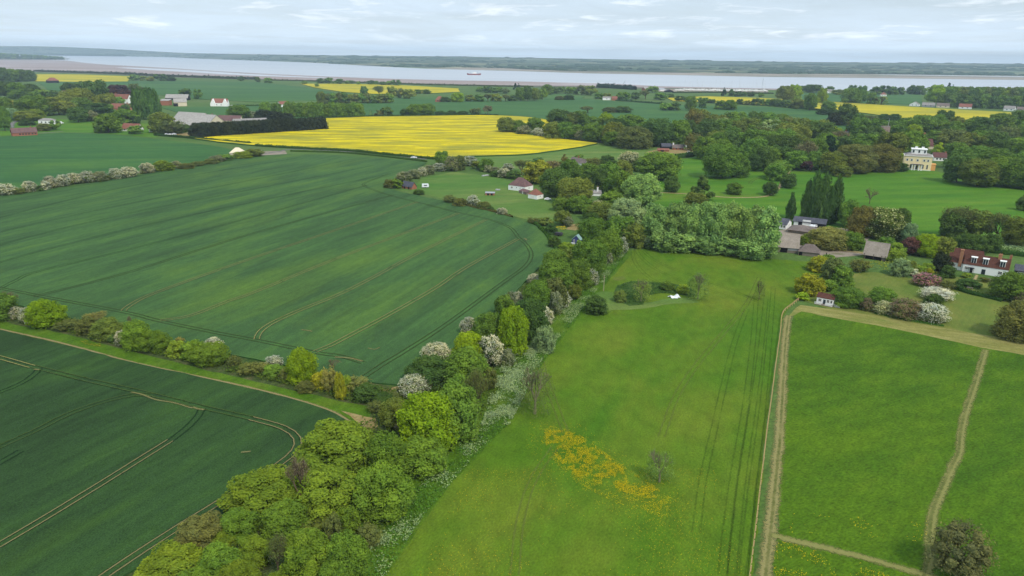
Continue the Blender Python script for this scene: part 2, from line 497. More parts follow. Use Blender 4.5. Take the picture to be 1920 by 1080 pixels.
# water: rippled, pale under the bright sky
m, nt, out = new_mat('estuary_water'); t = NT(nt)
rip = t.noise(t.pos(0, (0.02, 0.05, 1)), 1.0, 4, 0.6)
tide = t.noise(t.pos(-0.02, (0.0003, 0.003, 1)), 1.0, 4, 0.6)
p = t.principled(t.ramp(tide, [(0.3, lin((158, 160, 162))), (0.7, lin((176, 176, 176)))]), 0.3, 0.32, rip, 0.25, 0.5)
t.l(p.outputs[0], out.inputs[0])
M_WATER = m

# --- ground sheet to the horizon
S = 22000
gnd = mesh_obj('ground', [(-S, -1500, 0), (S, -1500, 0), (S, 24000, 0), (-S, 24000, 0)], [(0, 1, 2, 3)], M_GROUND)
tag(gnd, kind='structure')

# --- estuary (everything beyond the near shore line), then mud on both sides
def far_poly(name, px, mat, z): return sheet(name, px, mat, z, jitter=0.0)
near_shore = [(-900, 133), (-400, 131), (0, 131), (65, 135), (140, 137), (220, 139.5), (300, 144), (400, 147), (480, 149.5), (600, 152), (700, 156), (830, 159), (960, 161.5), (1100, 163.5), (1240, 166.5), (1440, 168.5), (1700, 171), (1920, 174), (2400, 180), (3000, 188)]
far_shore = [(3000, 152), (2400, 152), (1920, 150), (1690, 147), (1440, 144.3), (1310, 141.5), (1100, 137.5), (960, 133), (880, 131), (805, 129), (730, 125.5), (600, 118), (480, 113.5), (400, 110.5), (325, 107), (200, 105.0), (95, 104), (0, 103), (-400, 101), (-900, 99)]
est = far_poly('estuary_water', near_shore + far_shore, M_WATER, 0.10)
mud_top = [(1500, 167), (1350, 164.5), (1240, 162), (1160, 157.5), (1080, 155.5), (960, 152.5), (830, 150.5), (700, 147), (600, 143), (480, 137.5), (400, 133), (330, 128.5), (260, 124.5), (200, 121.5), (160, 118), (125, 113.5), (60, 111.5), (0, 111), (-400, 110)]
mud = far_poly('mudflat', [(-400, 131)] + [q for q in near_shore if 0 <= q[0] <= 1440] + [(1500, 168.8)] + mud_top, M_MUD, 0.22)
mudb = far_poly('mud_channel', [(330, 130), (480, 139.5), (620, 146), (640, 147.5), (480, 142.5), (300, 132.5), (215, 127), (240, 126.5)], M_WATER, 0.30)
salt = far_poly('saltmarsh', [(0, 131.5), (65, 135.5), (140, 137.5), (220, 140), (300, 144.5), (400, 147.5), (480, 150), (600, 153), (700, 157), (830, 160), (960, 163), (1100, 165), (1250, 168), (1440, 171), (1440, 167.5), (1240, 165), (1100, 162), (960, 160), (830, 157.5), (700, 154.3), (600, 151), (480, 148), (400, 145.5), (300, 142.5), (220, 138), (140, 135.7), (65, 133.2), (0, 129.8)], M_SALT, 0.34)

# --- far shore: a low rolling land with a ridge, real relief
def interp(tab, x):
    if x <= tab[0][0]: return tab[0][1]
    for (a, ya), (b, yb) in zip(tab[:-1], tab[1:]):
        if x <= b: return ya + (yb - ya) * (x - a) / (b - a)
    return tab[-1][1]
hill_shore = [q for q in far_shore if q[0] < 800] + [(800, 128.4), (870, 126.8), (940, 127.8), (980, 130.2), (1060, 133.2), (1180, 135.2), (1310, 136.9), (1440, 138.4), (1560, 138.8), (1690, 139.6), (1920, 142.6), (2400, 145.8), (3000, 149)]
fs_tab = sorted(hill_shore)
sky_tab = [(-900, 86), (-300, 85), (0, 85.5), (125, 86.5), (225, 90.5), (300, 95), (375, 99), (480, 101), (680, 104), (830, 105), (960, 107.5), (1135, 110.5), (1310, 113.3), (1440, 115.2), (1690, 117.6), (1920, 119.6), (2400, 124), (3000, 130)]
vs = []; rows = 46; cols = list(range(-900, 3001, 20))
def ridge(x):
    gs = G(x, interp(fs_tab, x) - 0.2)
    d0 = math.hypot(gs.x, gs.y)
    return d0, max(10500.0, d0 + 2500.0)
for x in cols:
    d0, RIDGE = ridge(x)
    dr = ray(x, 300); hx = Vector((dr.x, dr.y)).normalized()
    ysk = interp(sky_tab, x) + 0.5
    base = Vector((hx.x * RIDGE, hx.y * RIDGE, 0))
    zr = height_at(base, ysk)
    for k in range(rows):
        f_ = k / (rows - 1) * 1.25
        d = d0 + (RIDGE - d0) * f_
        s_ = min(1.0, f_)
        z = zr * (s_ ** 1.6) if f_ <= 1 else zr * max(0.2, 1 - (f_ - 1) * 3)
        z += 7 * s_ * (1 - s_) * 2 * mnoise.fractal((x * 0.006, d * 0.0012, 0.4), 1.0, 2.0, 4)
        vs.append((hx.x * d, hx.y * d, max(z, 0) + 0.5))
nr = rows
fs = [(i * nr + k, i * nr + k + 1, (i + 1) * nr + k + 1, (i + 1) * nr + k) for i in range(len(cols) - 1) for k in range(nr - 1)]
fs = [tuple(reversed(f)) for f in fs]
m, nt, out = new_mat('far_farmland'); t = NT(nt)
vor = nt.nodes.new('ShaderNodeTexVoronoi'); vor.inputs['Scale'].default_value = 1.0
t.l(t.pos(0.1, (0.0024, 0.0011, 1)), vor.inputs['Vector'])
sepc = nt.nodes.new('ShaderNodeSeparateColor'); t.l(vor.outputs['Color'], sepc.inputs[0])
col = t.ramp(sepc.outputs[0], [(0.0, lin((48, 74, 40))), (0.3, lin((74, 100, 54))), (0.55, lin((104, 124, 72))), (0.75, lin((140, 138, 96))), (0.9, lin((176, 164, 128)))])
wood = t.ramp(t.noise(t.pos(0, (0.0015, 0.0009, 1)), 1.0, 6, 0.65), [(0.42, 0.0), (0.52, 1.0)])
col = t.mix(wood, col, lin((34, 54, 32)))
p = t.principled(col, 0.95, 0.05); t.l(p.outputs[0], out.inputs[0])
fl = mesh_obj('far_hills', vs, fs, m, None, None, True); tag(fl, kind='structure')
far_poly('far_mudflat', [(800, 128.6), (880, 130.8), (960, 132.8), (1100, 137.3), (1310, 141.3), (1440, 144.1), (1690, 146.8), (1920, 149.8), (2400, 151.8), (2400, 145), (1920, 141.8), (1690, 138.8), (1560, 138), (1440, 137.6), (1310, 136.2), (1180, 134.6), (1060, 132.6), (980, 129.6), (940, 127.2), (870, 126.0), (800, 127.6)], M_FARMUD, 0.3)
far_poly('far_lagoon', [(1640, 140.4), (1760, 142.0), (1920, 144.6), (2300, 148), (2300, 146.8), (1920, 143.4), (1760, 141.0), (1660, 139.9)], M_WATER, 0.6)

# --- left foreland with houses at its tip, and the second spit
far_poly('foreland', [(-300, 112.5), (0, 112), (60, 112.5), (110, 112.3), (128, 111.2), (132, 110.2), (120, 108.8), (60, 107.5), (0, 106.2), (-300, 104)], M_SALT, 0.5)
far_poly('spit', [(60, 103.5), (150, 105), (232, 106), (236, 105.2), (180, 103.8), (70, 102.3)], M_SALT, 0.6)

# --- crop and grass fields
FX = []
z1 = 0.04
main_wheat = sheet('wheat_field', [(-500, 412), (-160, 382), (0, 368.5), (120, 352), (230, 335), (300, 322), (350, 312), (430, 300), (480, 293), (540, 289.5), (620, 291), (700, 297), (780, 303), (800, 306), (782, 318), (745, 332), (724, 346), (721, 352), (752, 361), (800, 371), (880, 388), (945, 404), (1003, 424), (1025, 444), (1043, 468), (1020, 492), (985, 530), (940, 575), (905, 607), (880, 640), (820, 690), (790, 712), (748, 724), (705, 720), (650, 712), (560, 694), (480, 676), (390, 658), (300, 638), (200, 616), (110, 592), (0, 566), (-160, 530), (-500, 470)], M_WHEAT, 0, 0.45, M_STEM, jitter=0.3)
near_wheat = sheet('wheat_field', [(-500, 520), (-200, 578), (0, 621), (120, 648), (250, 682), (380, 710), (500, 738), (570, 757), (630, 778), (665, 800), (680, 818), (660, 838), (600, 858), (575, 872), (540, 895), (470, 937), (420, 970), (330, 1025), (250, 1072), (150, 1130), (20, 1215), (-500, 1300)], M_WHEAT2, 0, 0.42, M_STEM, jitter=0.25)
upper_wheat = sheet('barley_field', [(-400, 262), (0, 257), (60, 253), (120, 249.5), (200, 252), (300, 262), (400, 274), (452, 284), (430, 296), (360, 306), (300, 317), (200, 333), (120, 346), (0, 362), (-160, 376), (-500, 405)], M_WHEAT3, 0, 0.45, M_STEM, jitter=0.4)
rape = sheet('rapeseed_field', [(365, 259.5), (440, 252), (530, 246), (612, 240), (610, 222), (700, 218.5), (800, 217.2), (900, 216), (960, 217.5), (1000, 220.5), (1034, 226), (1030, 238), (1000, 246), (960, 249.5), (1040, 259), (1121, 268.5), (1090, 275), (1036, 283), (990, 289), (940, 291), (880, 292.3), (817, 295.5), (740, 289), (655, 281), (560, 276), (480, 272.2), (420, 267)], M_RAPE, 0, 1.25, M_STEM, jitter=0.5, zpix=1.0)
for nm, mat_, zz, px in [
    ('wheat_field', M_FARWHEAT, 0.5, [(170, 152.5), (330, 152), (480, 153.5), (560, 162), (620, 172), (640, 180), (600, 188), (480, 191), (380, 186), (300, 178), (200, 172)]),
    ('wheat_field', M_FARWHEAT, 0.5, [(303, 201.5), (370, 200), (437, 199.5), (560, 197), (700, 193), (690, 218), (600, 221), (480, 224), (400, 221), (330, 210)]),
    ('wheat_field', M_FARWHEAT, 0.52, [(690, 190), (760, 181), (850, 181), (960, 189.5), (1085, 184.5), (1155, 190), (1272, 197), (1440, 200.5), (1560, 210), (1640, 220), (1700, 232), (1690, 246), (1440, 246), (1320, 240), (1200, 238), (1060, 232), (960, 216.5), (860, 214.5), (700, 217)]),
    ('wheat_field', M_FARWHEAT, 0.5, [(1022, 177), (1060, 176), (1097, 181), (1090, 185), (1020, 187)]),
    ('wheat_field', M_FARWHEAT, 0.5, [(1480, 174), (1600, 175), (1727, 177), (1730, 196), (1600, 193), (1495, 187)]),
    ('barley_field', M_FARWHEAT, 0.5, [(70, 153), (160, 152), (230, 170), (160, 176), (90, 168)]),
    ('rapeseed_field', M_RAPE2, 1.0, [(62, 139), (150, 139.5), (245, 143), (240, 152.5), (160, 153.5), (66, 152.5)]),
    ('rapeseed_field', M_RAPE2, 1.0, [(562, 156.5), (640, 157), (760, 160), (860, 166), (862, 172), (800, 175), (700, 176), (640, 172), (590, 164)]),
    ('rapeseed_field', M_RAPE2, 1.0, [(1248, 182.5), (1330, 180.5), (1420, 183.5), (1500, 187), (1620, 194.5), (1740, 202), (1900, 210.5), (1960, 215), (1960, 231), (1902, 227.5), (1802, 230.5), (1700, 222), (1615, 211), (1560, 206), (1490, 199), (1417, 196), (1330, 192), (1262, 189)]),
]:
    sheet(nm, px, mat_, 0, zz, M_STEM, jitter=0.6, zpix=zz)

sheet('pasture', [(880, 293), (990, 290), (1040, 284), (1120, 269.5), (1210, 272), (1280, 278), (1340, 272), (1340, 285), (1240, 290), (1200, 318), (1100, 318), (1000, 318), (900, 312)], M_PASTURE, 0.05)
sheet('pasture', [(1150, 244), (1190, 240), (1215, 250), (1180, 262), (1150, 262)], M_PASTURE, 0.05)
sheet('parkland', [(1205, 330), (1260, 302), (1340, 288), (1420, 300), (1470, 322), (1590, 322), (1690, 314), (1760, 322), (1830, 346), (1960, 338), (2300, 350), (2300, 480), (1960, 452), (1820, 446), (1690, 436), (1560, 426), (1440, 418), (1330, 398), (1240, 396), (1200, 372)], M_PARK, 0.05)
sheet('paddock', [(790, 335), (850, 322), (930, 332), (990, 350), (1040, 372), (1075, 400), (1060, 420), (1010, 418), (945, 400), (880, 384), (800, 366), (770, 356)], M_PASTURE, 0.05)
sheet('meadow', [(1180, 470), (1230, 462), (1330, 474), (1450, 486), (1530, 492), (1545, 510), (1510, 540), (1490, 566), (1468, 592), (1455, 660), (1442, 760), (1432, 860), (1422, 960), (1412, 1080), (1404, 1200), (1390, 1400), (500, 1400), (610, 1200), (680, 1080), (760, 980), (850, 880), (915, 800), (955, 730), (1000, 670), (1040, 620), (1085, 570), (1130, 520)], M_MEADOW, 0.04)
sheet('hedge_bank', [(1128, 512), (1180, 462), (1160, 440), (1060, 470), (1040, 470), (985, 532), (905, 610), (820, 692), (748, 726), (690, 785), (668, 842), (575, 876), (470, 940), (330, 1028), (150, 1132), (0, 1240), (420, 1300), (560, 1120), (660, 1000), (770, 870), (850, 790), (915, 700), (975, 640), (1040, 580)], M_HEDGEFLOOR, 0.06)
sheet('lush_grass', [(1128, 508), (1168, 470), (1190, 470), (1150, 516), (1105, 572), (1064, 620), (1025, 668), (985, 730), (950, 790), (900, 850), (830, 930), (770, 1010), (716, 1090), (640, 1200), (500, 1200), (590, 1090), (650, 1010), (730, 930), (800, 850), (860, 785), (915, 715), (975, 645), (1040, 580)], M_VERGE, 0.075, smooth=True)
sheet('grass_verge', [(-500, 490), (0, 600), (110, 622), (240, 655), (380, 690), (500, 718), (600, 742), (690, 760), (728, 775), (700, 806), (680, 800), (640, 778), (570, 755), (500, 736), (380, 708), (250, 680), (120, 646), (0, 619), (-500, 522)], M_VERGE, 0.05)
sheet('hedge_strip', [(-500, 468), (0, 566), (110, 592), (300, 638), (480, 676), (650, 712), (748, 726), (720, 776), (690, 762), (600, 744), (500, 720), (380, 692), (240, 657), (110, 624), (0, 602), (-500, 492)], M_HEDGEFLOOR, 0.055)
sheet('mown_margin', [(1465, 602), (1500, 572), (1560, 580), (1640, 592), (1740, 610), (1830, 626), (1920, 640), (2300, 700), (2300, 740), (1920, 666), (1840, 652), (1740, 632), (1640, 612), (1560, 598), (1500, 588), (1484, 592)], M_MOWN, 0.05, smooth=False)
sheet('long_grass_field', [(1487, 592), (1503, 584), (1560, 596), (1640, 610), (1740, 630), (1840, 652), (1920, 666), (2300, 740), (2300, 1300), (1444, 1300), (1450, 1080), (1459, 960), (1466, 820), (1474, 700), (1480, 640)], M_PADDOCK, 0.06)
sheet('garden_lawn', [(1500, 562), (1560, 540), (1590, 514), (1640, 510), (1720, 524), (1780, 516), (1800, 520), (1920, 536), (2300, 580), (2300, 702), (1920, 642), (1830, 628), (1740, 612), (1640, 594), (1560, 582)], M_LAWN, 0.045)
sheet('farmyard', [(1425, 440), (1500, 424), (1580, 428), (1640, 440), (1600, 470), (1640, 476), (1560, 484), (1500, 470), (1420, 462)], M_YARD, 0.055)
sheet('farmyard', [(470, 284), (535, 283), (540, 290), (482, 293)], M_YARD, 0.055)
sheet('farmyard', [(340, 250), (366, 246), (372, 257), (330, 256), (300, 252)], M_EARTH, 0.055)
sheet('village_green', [(-100, 222), (120, 224), (190, 228), (280, 232), (310, 250), (290, 258), (200, 250), (120, 248), (0, 255), (-100, 258)], M_PARK, 0.05)
sheet('dirt_patch', [(640, 770), (668, 776), (690, 782), (706, 786), (708, 800), (692, 812), (680, 806), (668, 790)], M_EARTH, 0.09, smooth=True)
sheet('dirt_patch', [(690, 728), (720, 731), (750, 724), (758, 718), (754, 730), (725, 736), (700, 733)], M_EARTH, 0.09, smooth=True)
sheet('gravel_patch', [(1062, 430), (1072, 421), (1096, 418), (1094, 429), (1076, 432)], M_EARTH, 0.09)
sheet('yard_sand', [(1210, 286), (1230, 281), (1300, 278), (1310, 284), (1250, 290)], M_EARTH, 0.09)
sheet('pond_hollow', [(1152, 550), (1158, 536), (1185, 528), (1235, 530), (1285, 537), (1306, 548), (1300, 557), (1270, 552), (1235, 550), (1212, 557), (1205, 572), (1180, 574), (1160, 566)], M_NETTLE, 0.08, smooth=True)
bank = sheet('pond_bank', [(1098, 572), (1112, 556), (1128, 546), (1150, 548), (1156, 566), (1210, 568), (1262, 558), (1304, 562), (1310, 568), (1260, 570), (1200, 580), (1150, 582), (1110, 588)], M_PASTURE, 0.075, smooth=True)
sheet('dirt_patch', [(1152, 521), (1168, 518), (1175, 523), (1160, 527), (1150, 525)], M_LAWN, 0.09, smooth=True)

# --- strips: tramlines, paths, wheel tracks
M_EDGE = track_mat('field_edge_path', (170, 152, 108), (140, 130, 80), 0.9, alpha=0.9)
GA = 0.80   # half the wheel gauge
M_TRACK = track_mat('soil_wheel_track', (164, 154, 96), (126, 130, 72), 0.66, alpha=0.95)
M_TRACKD = track_mat('wheel_track_painted_shade', (24, 54, 28), (44, 74, 36), 1.0, alpha=0.7)  # dark green rut strip, with the shade beside the pale track painted in
M_TRACKF = track_mat('half_grown_wheel_track', (86, 100, 46), (60, 86, 40), 0.7)
M_BARE = track_mat('bare_wheel_track', (150, 136, 92), (118, 114, 72), 0.94)
zt = 0.50
def tram(px, bare, wd=0.75):
    c = gpath(px, 2.5, 0.45)
    out = []
    for sgn in (-1, 1): out.append(offset(c, sgn * GA))
    return out, bare, wd
def tram_set(field, lines):
    dk, fd, br, vb = [], [], [], []
    for px, bare in lines:
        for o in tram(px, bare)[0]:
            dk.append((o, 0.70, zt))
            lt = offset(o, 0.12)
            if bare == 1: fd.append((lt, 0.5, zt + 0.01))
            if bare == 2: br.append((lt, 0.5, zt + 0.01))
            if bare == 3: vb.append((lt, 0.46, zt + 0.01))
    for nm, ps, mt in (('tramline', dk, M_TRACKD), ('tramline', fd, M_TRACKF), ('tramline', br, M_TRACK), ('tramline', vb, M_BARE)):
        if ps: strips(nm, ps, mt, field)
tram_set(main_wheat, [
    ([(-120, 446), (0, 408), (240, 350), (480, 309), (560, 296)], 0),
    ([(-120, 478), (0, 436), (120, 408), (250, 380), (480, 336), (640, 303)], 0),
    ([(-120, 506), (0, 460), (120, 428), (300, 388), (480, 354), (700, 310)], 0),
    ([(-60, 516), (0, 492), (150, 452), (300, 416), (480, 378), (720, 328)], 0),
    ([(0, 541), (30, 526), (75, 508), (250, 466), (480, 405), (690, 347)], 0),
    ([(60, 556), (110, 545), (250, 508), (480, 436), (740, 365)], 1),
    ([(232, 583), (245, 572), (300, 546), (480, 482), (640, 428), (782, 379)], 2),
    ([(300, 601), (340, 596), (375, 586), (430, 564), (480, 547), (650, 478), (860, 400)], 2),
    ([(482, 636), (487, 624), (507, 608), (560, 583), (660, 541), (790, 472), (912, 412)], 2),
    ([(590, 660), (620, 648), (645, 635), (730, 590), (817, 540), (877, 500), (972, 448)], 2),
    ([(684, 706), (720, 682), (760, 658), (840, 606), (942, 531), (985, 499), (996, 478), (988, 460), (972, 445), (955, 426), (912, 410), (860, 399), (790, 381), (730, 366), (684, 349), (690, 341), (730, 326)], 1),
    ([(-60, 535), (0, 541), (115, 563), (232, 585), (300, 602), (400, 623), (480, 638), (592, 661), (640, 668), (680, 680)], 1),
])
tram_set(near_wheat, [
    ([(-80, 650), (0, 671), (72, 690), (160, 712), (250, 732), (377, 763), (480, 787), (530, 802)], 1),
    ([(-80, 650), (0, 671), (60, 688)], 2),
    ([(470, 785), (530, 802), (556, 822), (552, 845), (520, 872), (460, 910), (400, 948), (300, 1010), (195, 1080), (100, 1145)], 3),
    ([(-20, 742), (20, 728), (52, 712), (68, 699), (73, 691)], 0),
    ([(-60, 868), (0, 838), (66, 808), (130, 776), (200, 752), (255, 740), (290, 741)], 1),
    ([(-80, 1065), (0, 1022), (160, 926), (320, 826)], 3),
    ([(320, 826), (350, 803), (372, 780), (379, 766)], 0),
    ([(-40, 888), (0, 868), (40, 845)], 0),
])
strips('path', [(gpath([(-200, 575), (0, 618), (120, 645), (250, 680), (380, 708), (480, 730), (560, 751), (620, 771), (655, 790), (680, 802)], 2.5), 1.25, 0.12)], M_EDGE)['kind'] = 'structure'
strips('path', [(gpath([(420, 655), (480, 673), (570, 694), (650, 712)], 2.5), 1.0, 0.12)], M_EDGE)['kind'] = 'structure'
M_PATH = track_mat('dry_mown_path', (152, 146, 88), (128, 132, 70), 1.0)
M_PATH2 = track_mat('worn_mown_path', (164, 152, 102), (140, 136, 78), 1.0)
for px, wd in (([(1478, 592), (1472, 640), (1467, 720), (1461, 820), (1453, 900), (1445, 980), (1434, 1080), (1420, 1200)], 3.3),
               ([(1848, 656), (1838, 690), (1826, 730), (1812, 770), (1803, 812), (1799, 850), (1782, 885), (1764, 925), (1750, 965), (1745, 1010), (1742, 1050), (1730, 1100)], 2.7),
               ([(1446, 1004), (1500, 1018), (1560, 1032), (1640, 1052), (1730, 1078), (1800, 1100)], 2.6)):
    o = strips('path', [(gpath(px, 2), wd, 0.10)], M_PATH2 if wd > 3 else M_PATH); o['kind'] = 'structure'
M_MIDGRASS = track_mat('path_centre_grass', (98, 118, 50), (122, 128, 66), 0.55, alpha=0.6)
mg = []
for px, off in (([(1478, 592), (1472, 640), (1467, 720), (1461, 820), (1453, 900), (1445, 980), (1434, 1080), (1420, 1200)], 0.15),
                ([(1848, 656), (1838, 690), (1826, 730), (1812, 770), (1803, 812), (1799, 850), (1782, 885), (1764, 925), (1750, 965), (1745, 1010), (1742, 1050), (1730, 1100)], -0.25)):
    mg.append((offset(gpath(px, 2), off), 0.9, 0.13))
strips('path_centre', mg, M_MIDGRASS)['kind'] = 'structure'
M_LANE = track_mat('gravel_lane', (186, 166, 120), (158, 146, 96), 1.0)
for px, wd in (([(1226, 361), (1290, 364), (1360, 370), (1420, 370), (1448, 364), (1462, 350), (1470, 336), (1478, 324), (1480, 316)], 3.6),
               ([(1550, 468), (1600, 472), (1660, 482)], 4.5),
               ([(1820, 538), (1826, 528), (1832, 516)], 1.8)):
    o = strips('lane', [(gpath(px, 2), wd, 0.10)], M_LANE); o['kind'] = 'structure'
M_ROAD = track_mat('road_surface', (120, 116, 112), (140, 136, 130), 1.0)
for px, wd in (([(20, 240), (22, 232), (34, 226), (44, 222)], 9), ([(72, 250), (100, 248), (118, 247)], 7), ([(480, 290), (520, 285), (560, 280), (700, 288), (800, 299)], 5)):
    o = strips('road', [(gpath(px, 3), wd, 0.13)], M_ROAD); o['kind'] = 'structure'
# wheel tracks pressed into the meadow and park grass
M_PRESS = track_mat('pressed_grass_track', (60, 92, 26), (74, 104, 32), 0.58, alpha=0.36)
M_PALE = track_mat('pale_grass_track', (126, 134, 62), (112, 128, 52), 0.8, alpha=0.5)
pr, pl = [], []
def pair(px, to, wd=0.55, g=0.75, z=0.085):
    c = gpath(px, 2)
    for sgn in (-1, 1): to.append((offset(c, sgn * g), wd, z))
pair([(1436, 560), (1428, 640), (1412, 760), (1394, 880), (1380, 1000), (1372, 1080)], pr)
pair([(1418, 560), (1412, 640), (1398, 760), (1378, 880), (1362, 1000), (1355, 1080)], pr)
pair([(1400, 580), (1378, 640), (1358, 720), (1340, 800), (1318, 900), (1305, 1000)], pr)
pair([(1450, 540), (1442, 640), (1428, 780), (1412, 900), (1400, 1010), (1394, 1080)], pr)
pair([(1424, 520), (1400, 570), (1360, 620), (1310, 680), (1270, 740), (1240, 820)], pl)
pair([(1190, 460), (1200, 480), (1230, 505), (1290, 532), (1380, 560)], pr)
pair([(1185, 462), (1190, 490), (1210, 515), (1250, 540)], pr)
pair([(1200, 465), (1230, 490), (1290, 515), (1360, 540), (1430, 570)], pr)
pair([(1010, 640), (1020, 700), (1045, 770), (1060, 810)], pl)
pair([(965, 1080), (975, 980), (1000, 900), (1040, 840)], pl)
pair([(1405, 345), (1412, 338), (1430, 330), (1440, 324)], pl, 0.9, 1.0, 0.09)
strips('wheel_track', pr, M_PRESS)['kind'] = 'structure'
strips('wheel_track', pl, M_PALE)['kind'] = 'structure'
# thin bare scars in the crops
M_SCAR = track_mat('bare_scar', (156, 144, 98), (116, 122, 66), 0.8, alpha=0.75)
sc_ = []
for px, wd in (([(452, 849), (462, 848), (470, 847)], 0.9), ([(565, 619), (575, 620), (585, 622)], 1.1), ([(628, 670), (655, 672), (680, 678)], 1.2), ([(362, 764), (370, 767), (383, 769)], 1.0), ([(246, 736), (268, 741), (292, 750), (326, 756), (361, 766)], 0.8), ([(64, 693), (74, 694)], 1.0), ([(983, 447), (988, 451)], 1.6), ([(690, 653), (702, 656), (712, 652)], .8)):
    sc_.append((gpath(px, 1.0, 0.47), wd, 0.56))
strips('bare_scar', sc_, M_SCAR)['kind'] = 'structure'
sheet('hardstanding', [(1210, 170.4), (1262, 173.2), (1340, 172.2), (1440, 173.4), (1440, 169.4), (1340, 168.2), (1262, 167.4), (1210, 166.4)], M_YARD, 0.36)
# ------------------------------------------------------------------ vegetation prototypes (unit size, shared by copies)
NR = np.random.RandomState(11)
M_LEAF = leaf_mat('leaf_clumps')
M_GREENLEAF = leaf_mat('blossom_tree_leaf', False, (92, 110, 52))
M_BARK = simple('bark', (98, 84, 66), 0.95, 0.05, 0.35, 2.0)
M_TWIG = leaf_mat('twigs', True, None, 0.0, 0.3)
M_TWIGB = simple('pale_twigs', (122, 118, 88), 0.95, 0.05, 0.3, 1.5)

def unit(v):
    return v / np.maximum(np.linalg.norm(v, axis=1, keepdims=True), 1e-9)

def shape_radius(kind, z):
    """crown envelope radius (0..0.5) at relative height z"""
    if kind == 'round': return 0.5 * math.sqrt(max(0.0, 1 - ((z - 0.52) / 0.52) ** 2)) ** 0.9
    if kind == 'dome': return 0.5 * (math.sqrt(max(0.0, 1 - ((z - 0.38) / 0.62) ** 2)) if z > 0.38 else 0.90 + 0.10 * z / 0.38)
    if kind == 'tall': return 0.5 * (math.sqrt(max(0.0, 1 - ((z - 0.45) / 0.55) ** 2)) if z > 0.45 else 0.75 + 0.25 * z / 0.45)
    if kind == 'cone': return 0.5 * max(0.04, (1 - z) ** 0.75)
    if kind == 'column': return 0.5 * (min(1, 0.6 + z * 1.6) if z < 0.3 else max(0.12, (1 - ((z - 0.3) / 0.7) ** 2.2)))
    return 0.5

def leaf_mesh(centers, normals, sizes, var, mat):
    """folded leaf clumps -> arrays"""
    n = len(centers)
    ref = NR.normal(size=(n, 3))
    t1 = unit(np.cross(normals, ref)); t2 = np.cross(normals, t1)
    s = sizes[:, None]
    a = centers + t1 * s * 0.9
    b = centers + t2 * s * 0.55 - normals * s * 0.25
    c = centers - t1 * s * 0.9
    d = centers - t2 * s * 0.55 - normals * s * 0.25
    v = np.stack([a, b, c, d], 1).reshape(-1, 3)
    return v, n, var, mat

